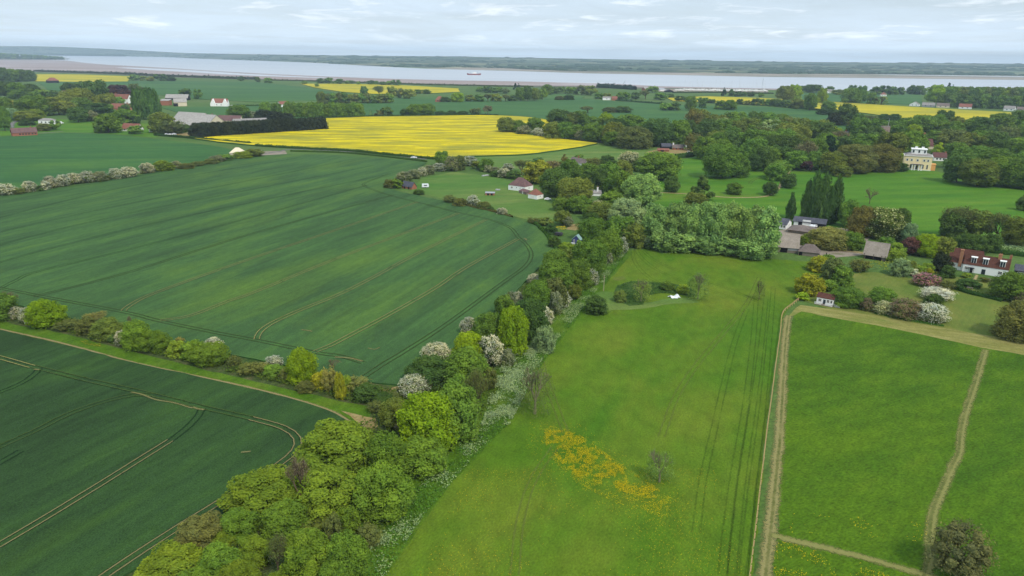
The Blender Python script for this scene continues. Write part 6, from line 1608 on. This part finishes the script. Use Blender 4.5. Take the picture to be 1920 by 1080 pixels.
# --- houses on the far side of the last rapeseed
for A_, B_, ey, ry, wm_, rm_, st, lb in [
    ((1705, 198.6), (1723, 199.4), 195.2, 190.6, WHITE, R_GREY, 'end', 'white gabled house leftmost in the far row behind the rapeseed'),
    ((1728, 200.0), (1752, 201.0), 196.8, 192.4, TIN, R_GREY, 'gable', 'grey roofed house second in the far row behind the rapeseed'),
    ((1756, 201.4), (1780, 202.2), 198.0, 193.4, BUFF, R_BROWN, 'gable', 'buff house with brown roof third in the far row behind the rapeseed'),
    ((1797, 203.6), (1821, 204.6), 200.0, 194.6, WHITE, R_RED, 'gable', 'red roofed house fourth in the far row behind the rapeseed'),
    ((1881, 207.4), (1902, 208.4), 203.2, 198.4, WHITE, R_GREY, 'gable', 'white house fifth in the far row behind the rapeseed'),
    ((1906, 210.6), (1928, 211.4), 205.8, 200.4, WHITE, R_BROWN, 'gable', 'white house at the right picture edge behind the rapeseed'),
    ((1652, 180.6), (1662, 180.8), 177.2, 173.0, WHITE, R_RED, 'hip', 'small white house on the green field before the estuary trees'),
    ((1546, 174.6), (1560, 175.0), 171.0, 167.4, WHITE, R_GREY, 'gable', 'white farmhouse among the estuary trees'),
    ((1562, 173.6), (1572, 173.8), 171.0, 168.6, TIN, R_SHEET, 'gable', 'grey shed right of the farmhouse by the estuary'),
]:
    house('house' if 'shed' not in lb else 'shed', lb, 'house' if 'shed' not in lb else 'shed', A_, B_, 11, ey, ry, wm_, rm_, st, .3, 'distant houses behind the last rapeseed', simple_win=True, windows=[('F', .3, .4, 2, 1.5), ('F', .7, .4, 2, 1.5)])

# --- boatyard and moored yachts
house('boat_shed', 'white boat shed with sloping roof at the marina end', 'shed', (1238, 170.6), (1249, 170.6), 18, 168.0, 164.6, WHITE, TIN, 'mono', .3, simple_win=True)
house('boat_shed', 'dark gabled boat shed in front of the yachts', 'shed', (1247.5, 173.0), (1262.5, 173.2), 20, 170.6, 167.6, BLACKB, R_DARK, 'end', .3, simple_win=True)
house('boat_shed', 'pinkish low workshop left of the white boat shed', 'shed', (1209, 170.4), (1226, 170.4), 20, 166.4, 163.6, BRICK, R_SHEET, 'gable', .3, simple_win=True)
house('boat_shed', 'slim white tower by the boatyard workshop', 'tower', (1226.3, 168.4), (1228.6, 168.4), 4, 160.4, 159.6, WHITE, TIN, 'flat', .1, simple_win=True)
def boat_mesh():
    mb = MB(); n = 9; L_, Wd = 11.0, 3.4; rows_ = []
    for i in range(n):
        s = i / (n - 1); x = (s - .5) * L_; wv = Wd / 2 * (1 - (abs(s - .42) / .58) ** 2.2) * .98 + .05
        zt_ = 1.3 + .5 * s ** 2
        rows_.append([(x, -wv, zt_), (x, -wv * .75, .5), (x, 0, .15), (x, wv * .75, .5), (x, wv, zt_)])
    vs = [p for r_ in rows_ for p in r_]
    mb.poly(vs, [(5 * i + k, 5 * i + 5 + k, 5 * i + 6 + k, 5 * i + 1 + k) for i in range(n - 1) for k in range(4)] + [(5 * i, 5 * i + 4, 5 * i + 9, 5 * i + 5) for i in range(n - 1)])
    mb.box(-2.2, 2.4, -.95, .95, 1.3, 2.05); mb.box(-1.6, 1.4, -.8, .8, 2.05, 2.5)
    return mb
def mast_mesh(h):
    mb = MB(); mb.tube((.6, 0, 1.3), (.6, 0, h), .17, .10, 6); mb.tube((.6, 0, 2.9), (-3.8, 0, 3.0), .10, .08, 5); mb.tube((.58, -.9, h * .6), (.58, .9, h * .6), .05, .05, 4)
    return mb
b0 = empty('sailing_boat', (0, 0, 0)); hull0 = boat_mesh().build('hull', WHITE, b0); ma0 = mast_mesh(14).build('mast', simple('mast_alloy', (208, 208, 204), 0.4, 0.4, 0.03, 1), b0)
rr = random.Random(5)
NB = 44
for i in range(NB):
    if i == 0: bt, hl, ms = b0, hull0, ma0
    else:
        bt = b0.copy(); link(bt); hl = hull0.copy(); link(hl, bt); ms = ma0.copy(); link(ms, bt)
    x = 1265 + 172 * (i + .5) / NB + rr.uniform(-1, 1)
    bt.location = G(x, 169.6 + (x - 1265) * .010 + rr.uniform(-.5, .9)); bt.location.z = .35
    bt.rotation_euler = (0, 0, rr.uniform(-.5, .5) + (math.pi if rr.random() < .5 else 0))
    ms.scale = (1, 1, rr.choice((.8, .95, 1.0, 1.1, 1.3)) * (1.35 if i in (4, 19, 22, 27) else 1))
    sc = rr.uniform(1.2, 1.9); bt.scale = (sc, sc, sc)
    tag(bt, ('leftmost' if i == 0 else 'rightmost' if i == NB - 1 else ordinal(i + 1)) + ' white yacht ' + ('' if i in (0, NB - 1) else 'from the left ') + 'moored along the marina', 'sailing boat', 'yachts moored in the marina')
cr = empty('crane', G(1164.5, 165)); tag(cr, 'slender leaning crane beside the dark conifer block at the boatyard', 'crane')
hc = height_at(G(1164.5, 165), 151.2)
mb = MB(); mb.tube((0, 0, 0), (0, 0, 6), 1.6, 1.3, 8); mb.build('base', DARKT, cr)
mb = MB(); mb.tube((0, 0, 5), (12, 0, hc), .8, .3, 5); mb.build('jib', TIN, cr)
py_ = empty('radio_mast', G(1429, 166)); tag(py_, 'thin grey radio mast at the right end of the marina', 'mast'); hp = height_at(G(1429, 166), 147)
mb = MB()
for q in range(4):
    an = q * math.pi / 2 + .4; mb.tube((1.6 * math.cos(an), 1.6 * math.sin(an), 0), (.3 * math.cos(an), .3 * math.sin(an), hp), .16, .12, 4)
mb.build('lattice', TIN, py_)
mb = MB(); mb.tube((0, 0, hp * .5), (0, 0, hp + 5), .2, .1, 5); mb.build('aerial', TIN, py_)
# --- ship at anchor
P_, Q_ = G(875.5, 140.4), G(902, 140.6); Ls = (Q_ - P_).length
sh_ = empty('ship', (P_ + Q_) / 2, math.atan2((Q_ - P_).y, (Q_ - P_).x)); tag(sh_, 'red hulled ship with white superstructure anchored in the estuary', 'ship')
hs = height_at((P_ + Q_) / 2, 138.2); hh = height_at((P_ + Q_) / 2, 135.0)
mb = MB(); a = Ls / 2; wd = Ls * .07
sec = []
for s in np.linspace(-1, 1, 11):
    ww = wd * (1 - max(0, (s - .55) / .45) ** 2) * (1 - max(0, (-s - .8) / .2) ** 2 * .5); zt_ = hs * (1 + .35 * max(0, abs(s) - .6) / .4)
    sec.append([(s * a, -ww, zt_), (s * a * .96, -ww * .8, -1), (s * a * .96, ww * .8, -1), (s * a, ww, zt_)])
vs = [p for r_ in sec for p in r_]
mb.poly(vs, [(4 * i + k, 4 * i + 4 + k, 4 * i + 5 + k, 4 * i + 1 + k) for i in range(10) for k in range(3)] + [(4 * i, 4 * i + 3, 4 * i + 7, 4 * i + 4) for i in range(10)] + [(0, 1, 2, 3), (43, 42, 41, 40)])
mb.build('hull', RUST, sh_)
mb = MB(); mb.box(-a * .25, a * .35, -wd * .8, wd * .8, hs - .2, hs + (hh - hs) * .6); mb.box(-a * .05, a * .25, -wd * .7, wd * .7, hs + (hh - hs) * .6, hh); mb.build('superstructure', WHITE, sh_)
mb = MB(); mb.tube((a * .45, 0, hs), (a * .45, 0, hh * 1.3), .5, .3, 6); mb.tube((-a * .5, 0, hs), (-a * .5, 0, hh * 1.1), .5, .3, 6); mb.build('mast', TIN, sh_)
# --- white buildings on the far shore and on the foreland
for x, y, w_, hh_, lb in [(1396, 133.4, 8, 1.6, 'largest white shed on the far shore'), (1408, 133.6, 5, 1.1, 'white shed next right of the largest on the far shore'), (1416, 134, 4, 1.0, 'third white shed on the far shore'), (1424, 134.3, 3, 1, 'small white shed rightmost in the far shore cluster'), (1500, 136, 6, 1.2, 'reddish building alone on the far shore mud edge'), (1290, 128, 4, 1.0, 'pale building in the far woods left of the white sheds'),
                          (98, 111.2, 5, 2.4, 'white house leftmost at the foreland tip'), (106, 111.2, 4, 2.2, 'pale house second at the foreland tip'), (116, 111, 4, 2.0, 'white house third at the foreland tip'), (122, 110.8, 3, 1.8, 'small house at the very tip of the foreland')]:
    house('shed' if 'shed' in lb else 'house', lb, 'shed' if 'shed' in lb else 'house', (x, y), (x + w_, y), 14, y - hh_ * .65, y - hh_, BRICK if 'reddish' in lb else WHITE, TIN if 'shed' in lb else R_BROWN, 'gable', .3, simple_win=True)

# --- fence of posts and rails along the mown path
FPX = [(1501, 561), (1486, 573), (1467.5, 590), (1463, 625), (1454, 690), (1446, 752), (1438.5, 806), (1432, 862), (1425, 920), (1416, 1000), (1407, 1075), (1398, 1150)]
fp = [G(*q) for q in FPX]; fl_ = catmull(fp, 0.25)
acc = 0; posts = [fl_[0]]
for a_, b_ in zip(fl_[:-1], fl_[1:]):
    acc += (b_ - a_).length
    if acc >= 2.3: posts.append(b_); acc = 0
fe = empty('wooden_fence', posts[0]); tag(fe, 'long post and rail fence between meadow and mown path', 'fence')
o0 = posts[0]
for k, p in enumerate(posts[:70]):
    mb = MB(); q = p - o0; r_ = 0.075
    rr = random.Random(k); lx, ly = rr.uniform(-.05, .05), rr.uniform(-.05, .05); ht = 1.25 + rr.uniform(-.05, .08)
    mb.poly([(q.x - r_, q.y - r_, 0), (q.x + r_, q.y - r_, 0), (q.x + r_, q.y + r_, 0), (q.x - r_, q.y + r_, 0), (q.x - r_ + lx, q.y - r_ + ly, ht), (q.x + r_ + lx, q.y - r_ + ly, ht), (q.x + r_ + lx, q.y + r_ + ly, ht), (q.x - r_ + lx, q.y + r_ + ly, ht)], [(0, 1, 5, 4), (1, 2, 6, 5), (2, 3, 7, 6), (3, 0, 4, 7), (4, 5, 6, 7)])
    mb.build('post', TIMBER, fe)
for zr_, ht in ((1.0, .09), (.6, .09)):
    mb = MB()
    for a_, b_ in zip(posts[:70], posts[1:71]):
        d = (b_ - a_).normalized(); n_ = Vector((-d.y, d.x, 0)) * .035
        a2, b2 = a_ - o0 - n_ * 3.4, b_ - o0 - n_ * 3.4
        mb.poly([(p.x + s_ * n_.x, p.y + s_ * n_.y, zr_ + dz) for p in (a2, b2) for s_ in (-1, 1) for dz in (0, ht * 1.5)], [(0, 1, 5, 4), (2, 6, 7, 3), (1, 3, 7, 5), (0, 4, 6, 2)])
    mb.build('rail', TIMBER, fe)

# --- cars
def car_proto(paint, label):
    c = empty('car', (0, 0, 0)); mb = MB()
    prof = [(-2.1, .35), (-2.15, .75), (-1.9, .95), (-1.45, 1.0), (-.95, 1.42), (.55, 1.45), (1.15, 1.0), (1.95, .85), (2.15, .6), (2.1, .35)]
    n = len(prof)
    vs = [(x, -.85 if z < 1.05 else -.68, z) for x, z in prof] + [(x, .85 if z < 1.05 else .68, z) for x, z in prof]
    mb.poly(vs, [tuple(range(n)), tuple(range(2 * n - 1, n - 1, -1))] + [(k, n + k, n + (k + 1) % n, (k + 1) % n) for k in range(n)]); mb.build('body', paint, c)
    mb = MB()
    for s_ in (-1, 1):
        mb.poly([(-1.25, s_ * .84, 1.05), (.95, s_ * .84, 1.05), (.45, s_ * .70, 1.38), (-.9, s_ * .70, 1.38)], [(0, 1, 2, 3) if s_ < 0 else (3, 2, 1, 0)])
    mb.poly([(1.12, -.66, 1.03), (1.12, .66, 1.03), (.62, .6, 1.42), (.62, -.6, 1.42)], [(0, 1, 2, 3)]); mb.build('window', GLASS, c)
    for x in (-1.3, 1.35):
        for y in (-.8, .8):
            mb = MB(); mb.tube((x, y - .1, .32), (x, y + .1, .32), .32, .32, 12); mb.build('wheel', TYRE, c)
    return c
c0 = car_proto(PAINTW, '')
cars = [((1524, 425.6), .6, 'white car parked left of another before the black barn'), ((1529, 426.4), .5, 'white car parked right of another before the black barn'), ((776, 297.2), .05, 'white car driving on the lane beside the rapeseed'), ((312, 253.4), .1, 'leftmost of three white cars on the village yard'), ((319.5, 253.6), -.1, 'middle of three white cars on the village yard'), ((326, 253.0), .2, 'rightmost of three white cars on the village yard'), ((485.5, 284.6), .4, 'white car parked on the concrete yard by the thorn hedge'), ((435, 199.0), .2, 'white car right of the twin gabled farmhouse'), ((449, 199.4), .0, 'white car furthest right of the twin gabled farmhouse'), ((115, 232), .1, 'white car parked right of the flat topped house'), ((1027, 375.4), .1, 'white car beside the red roofed garage')]
for i, (q, rz, lb) in enumerate(cars):
    if i == 0: c = c0
    else:
        c = c0.copy(); link(c)
        for ch in c0.children:
            d = ch.copy(); link(d, c)
    c.location = G(*q); c.location.z = .14; c.rotation_euler = (0, 0, rz); tag(c, lb, 'car', 'white cars parked about the farms and lane')
    s_ = 1.0 if q[1] > 300 else 1.25; c.scale = (s_, s_, s_)

# --- trailers, trough, poles, tarpaulin, garden furniture
def trailer(name, label, cat, A, B, D, h_, mat_, roofm):
    P, Q = G(*A), G(*B); d = Q - P; L_ = d.length; t0 = empty(name, (P + Q) / 2, math.atan2(d.y, d.x)); tag(t0, label, cat)
    mb = MB(); mb.poly([(-L_ / 2, 0, .55), (L_ / 2, 0, .55), (L_ / 2 + .2, 0, h_ * .6), (L_ / 2 - .25, 0, h_), (-L_ / 2 + .2, 0, h_), (-L_ / 2, D, .55), (L_ / 2, D, .55), (L_ / 2 + .2, D, h_ * .6), (L_ / 2 - .25, D, h_), (-L_ / 2 + .2, D, h_)], [(0, 1, 2, 3, 4), (9, 8, 7, 6, 5), (0, 5, 6, 1), (1, 6, 7, 2), (2, 7, 8, 3), (4, 9, 5, 0), (3, 8, 9, 4)]); mb.build('body', mat_, t0)
    mb = MB(); mb.box(-L_ * .2, L_ * .25, -.04, -.005, h_ * .55, h_ * .8); mb.build('window', GLASS, t0)
    for y in (.1, D - .1):
        mb = MB(); mb.tube((0, y - .12, .36), (0, y + .12, .36), .36, .36, 12); mb.build('wheel', TYRE, t0)
    mb = MB(); mb.box(L_ / 2, L_ / 2 + 1.0, D / 2 - .06, D / 2 + .06, .5, .6); mb.build('drawbar', DARKT, t0)
trailer('horse_trailer', 'small white horse trailer in the paddock corner', 'trailer', (791, 352.6), (804, 352.4), 2.2, 2.6, PAINTW, TIN)
trailer('caravan', 'white caravan beside the flat topped house', 'caravan', (106, 232.8), (117, 232.4), 3, 3, PAINTW, TIN)
trailer('farm_trailer', 'dark grey trailer parked by the allotment hedge', 'trailer', (1040, 442.4), (1053, 443.6), 2.2, 1.7, simple('dark_canvas', (62, 60, 62), .9, .1, .3, 3), TIN)
def trough(label, A, B):
    P, Q = G(*A), G(*B); d = Q - P; L_ = d.length; t0 = empty('water_trough', (P + Q) / 2, math.atan2(d.y, d.x)); tag(t0, label, 'trough')
    mb = MB(); mb.box(-L_ / 2, L_ / 2, 0, .1, 0, .8); mb.box(-L_ / 2, L_ / 2, 1.3, 1.4, 0, .8); mb.box(-L_ / 2, -L_ / 2 + .1, .1, 1.3, 0, .8); mb.box(L_ / 2 - .1, L_ / 2, .1, 1.3, 0, .8); mb.box(-L_ / 2 + .1, L_ / 2 - .1, .1, 1.3, 0, .08); mb.build('basin', TIN, t0)
    mb = MB(); mb.box(-L_ / 2 + .1, L_ / 2 - .1, .1, 1.3, .55, .68); mb.build('cover', WHITE, t0)
trough('white covered trough at the back of the paddock', (905, 331), (917, 329.5)); trough('short white trough left of the bungalow', (929, 357), (937, 357.4)); trough('white trough beside the blue playhouse', (1069.5, 458.6), (1077, 459.4))
g = G(1131.5, 546); hp = height_at(g, 516.5); po = empty('utility_pole', g); tag(po, 'pale wooden pole standing in the rough grass by the hedge', 'pole')
mb = MB(); mb.tube((0, 0, -.02), (.08, 0, hp), .13, .10, 10); mb.build('shaft', simple('pale_pole_wood', (170, 160, 130), .9, .1, .15, 2), po)
mb = MB(); mb.box(-.5, .66, -.05, .05, hp - .5, hp - .38); mb.build('crossarm', DARKT, po)
g = G(1549, 480.2); po = empty('gate_post', g); tag(po, 'dark stout post on the track right of the barns', 'post'); mb = MB(); mb.tube((0, 0, 0), (0, 0, height_at(g, 474.4)), .22, .2, 10); mb.build('shaft', BLACKB, po); mb = MB(); mb.box(-.26, .26, -.26, .26, height_at(g, 474.4), height_at(g, 474.4) + .12); mb.build('cap', DARKT, po)
# crumpled sheet
g = G(1264, 558); n = 18; vs = []
for i in range(n):
    for j in range(n):
        u, v = i / (n - 1) - .5, j / (n - 1) - .5
        hgt = 1.5 * math.exp(-((u - .22) ** 2 / .02 + (v - .05) ** 2 / .05)) + .8 * math.exp(-((u + .25) ** 2 / .02 + v ** 2 / .04)) + .35 * math.exp(-(u ** 2 + v ** 2) / .1)
        hgt += .30 * mnoise.noise((u * 9, v * 9, 4.2)) * (1 if max(abs(u), abs(v)) < .45 else .2)
        vs.append((u * 5.2 + .5 * mnoise.noise((v * 6, 1, 2)), v * 3.4 + .8 * mnoise.noise((u * 6, 3, 2)), max(.10, hgt * .8 + .14)))
tp = mesh_obj('tarpaulin', vs, [(i * n + j, (i + 1) * n + j, (i + 1) * n + j + 1, i * n + j + 1) for i in range(n - 1) for j in range(n - 1) if math.hypot(i / (n - 1) - .5, j / (n - 1) - .5) < .40 + .16 * mnoise.noise((i * .35, j * .35, 8.8))], TARP); tp.location = g; tag(tp, 'crumpled white plastic sheet lying by the pond hollow', 'tarpaulin')
# picnic table and benches
g = G(1852, 527); tb = empty('garden_table', g, -.25); tag(tb, 'grey timber garden table on the cottage lawn', 'table')
mb = MB(); mb.box(-1.5, 1.5, -.5, .5, .70, .78); mb.build('tabletop', GREYB, tb)
for x in (-1.2, 1.2):
    for y in (-.35, .35):
        mb = MB(); mb.box(x - .06, x + .06, y - .06, y + .06, 0, .70); mb.build('leg', GREYB, tb)
b0 = empty('garden_bench', (0, 0, 0))
mb = MB(); mb.box(-1.3, 1.3, -.25, .25, .42, .48); mb.build('seat', GREYB, b0)
mb = MB(); mb.box(-1.3, 1.3, .26, .32, .44, .95); mb.build('backrest', GREYB, b0)
for x in (-1.1, 1.1):
    mb = MB(); mb.box(x - .06, x + .06, -.22, .22, 0, .42); mb.build('leg', GREYB, b0)
for i, (dy, rz, lb) in enumerate(((1.1, -.25, 'grey garden bench on the house side of the table'), (-1.1, math.pi - .25, 'grey garden bench on the lawn side of the table'))):
    if i == 0: c = b0
    else:
        c = b0.copy(); link(c)
        for ch in b0.children: link(ch.copy(), c)
    c.location = g + Vector((.25 * dy, dy, 0)); c.rotation_euler = (0, 0, rz); tag(c, lb, 'bench', 'benches at the garden table')
# white garden arch over the path
g = G(1817, 549); ar = empty('garden_arch', g, .9); tag(ar, 'pale timber trellis arch at the hedge gap of the garden', 'arch')
for y in (-.8, .8):
    mb = MB()
    for x in (-.5, .5): mb.box(x - .05, x + .05, y - .05, y + .05, 0, 2.1)
    for k in range(6): mb.box(-.45, .45, y - .02, y + .02, .3 + k * .32, .36 + k * .32)
    mb.build('side_trellis', GREYB, ar)
mb = MB()
for x in (-.5, 0, .5): mb.box(x - .05, x + .05, -1.0, 1.0, 2.1, 2.2)
mb.build('top_bar', GREYB, ar)
# ------------------------------------------------------------------ haze over land and water
HZ = 13500.0
mb = MB(); mb.box(-HZ * 0.9, HZ * 0.9, -600, HZ + 800, -1.0, 200.0)
m, nt, out = new_mat('haze_air')
pv = nt.nodes.new('ShaderNodeVolumePrincipled')
pv.inputs['Color'].default_value = (0.68, 0.85, 1.0, 1)
pv.inputs['Density'].default_value = 0.000065
pv.inputs['Anisotropy'].default_value = 0.0
nt.links.new(pv.outputs[0], out.inputs['Volume'])
hz = mb.build('haze', m); tag(hz, kind='stuff')
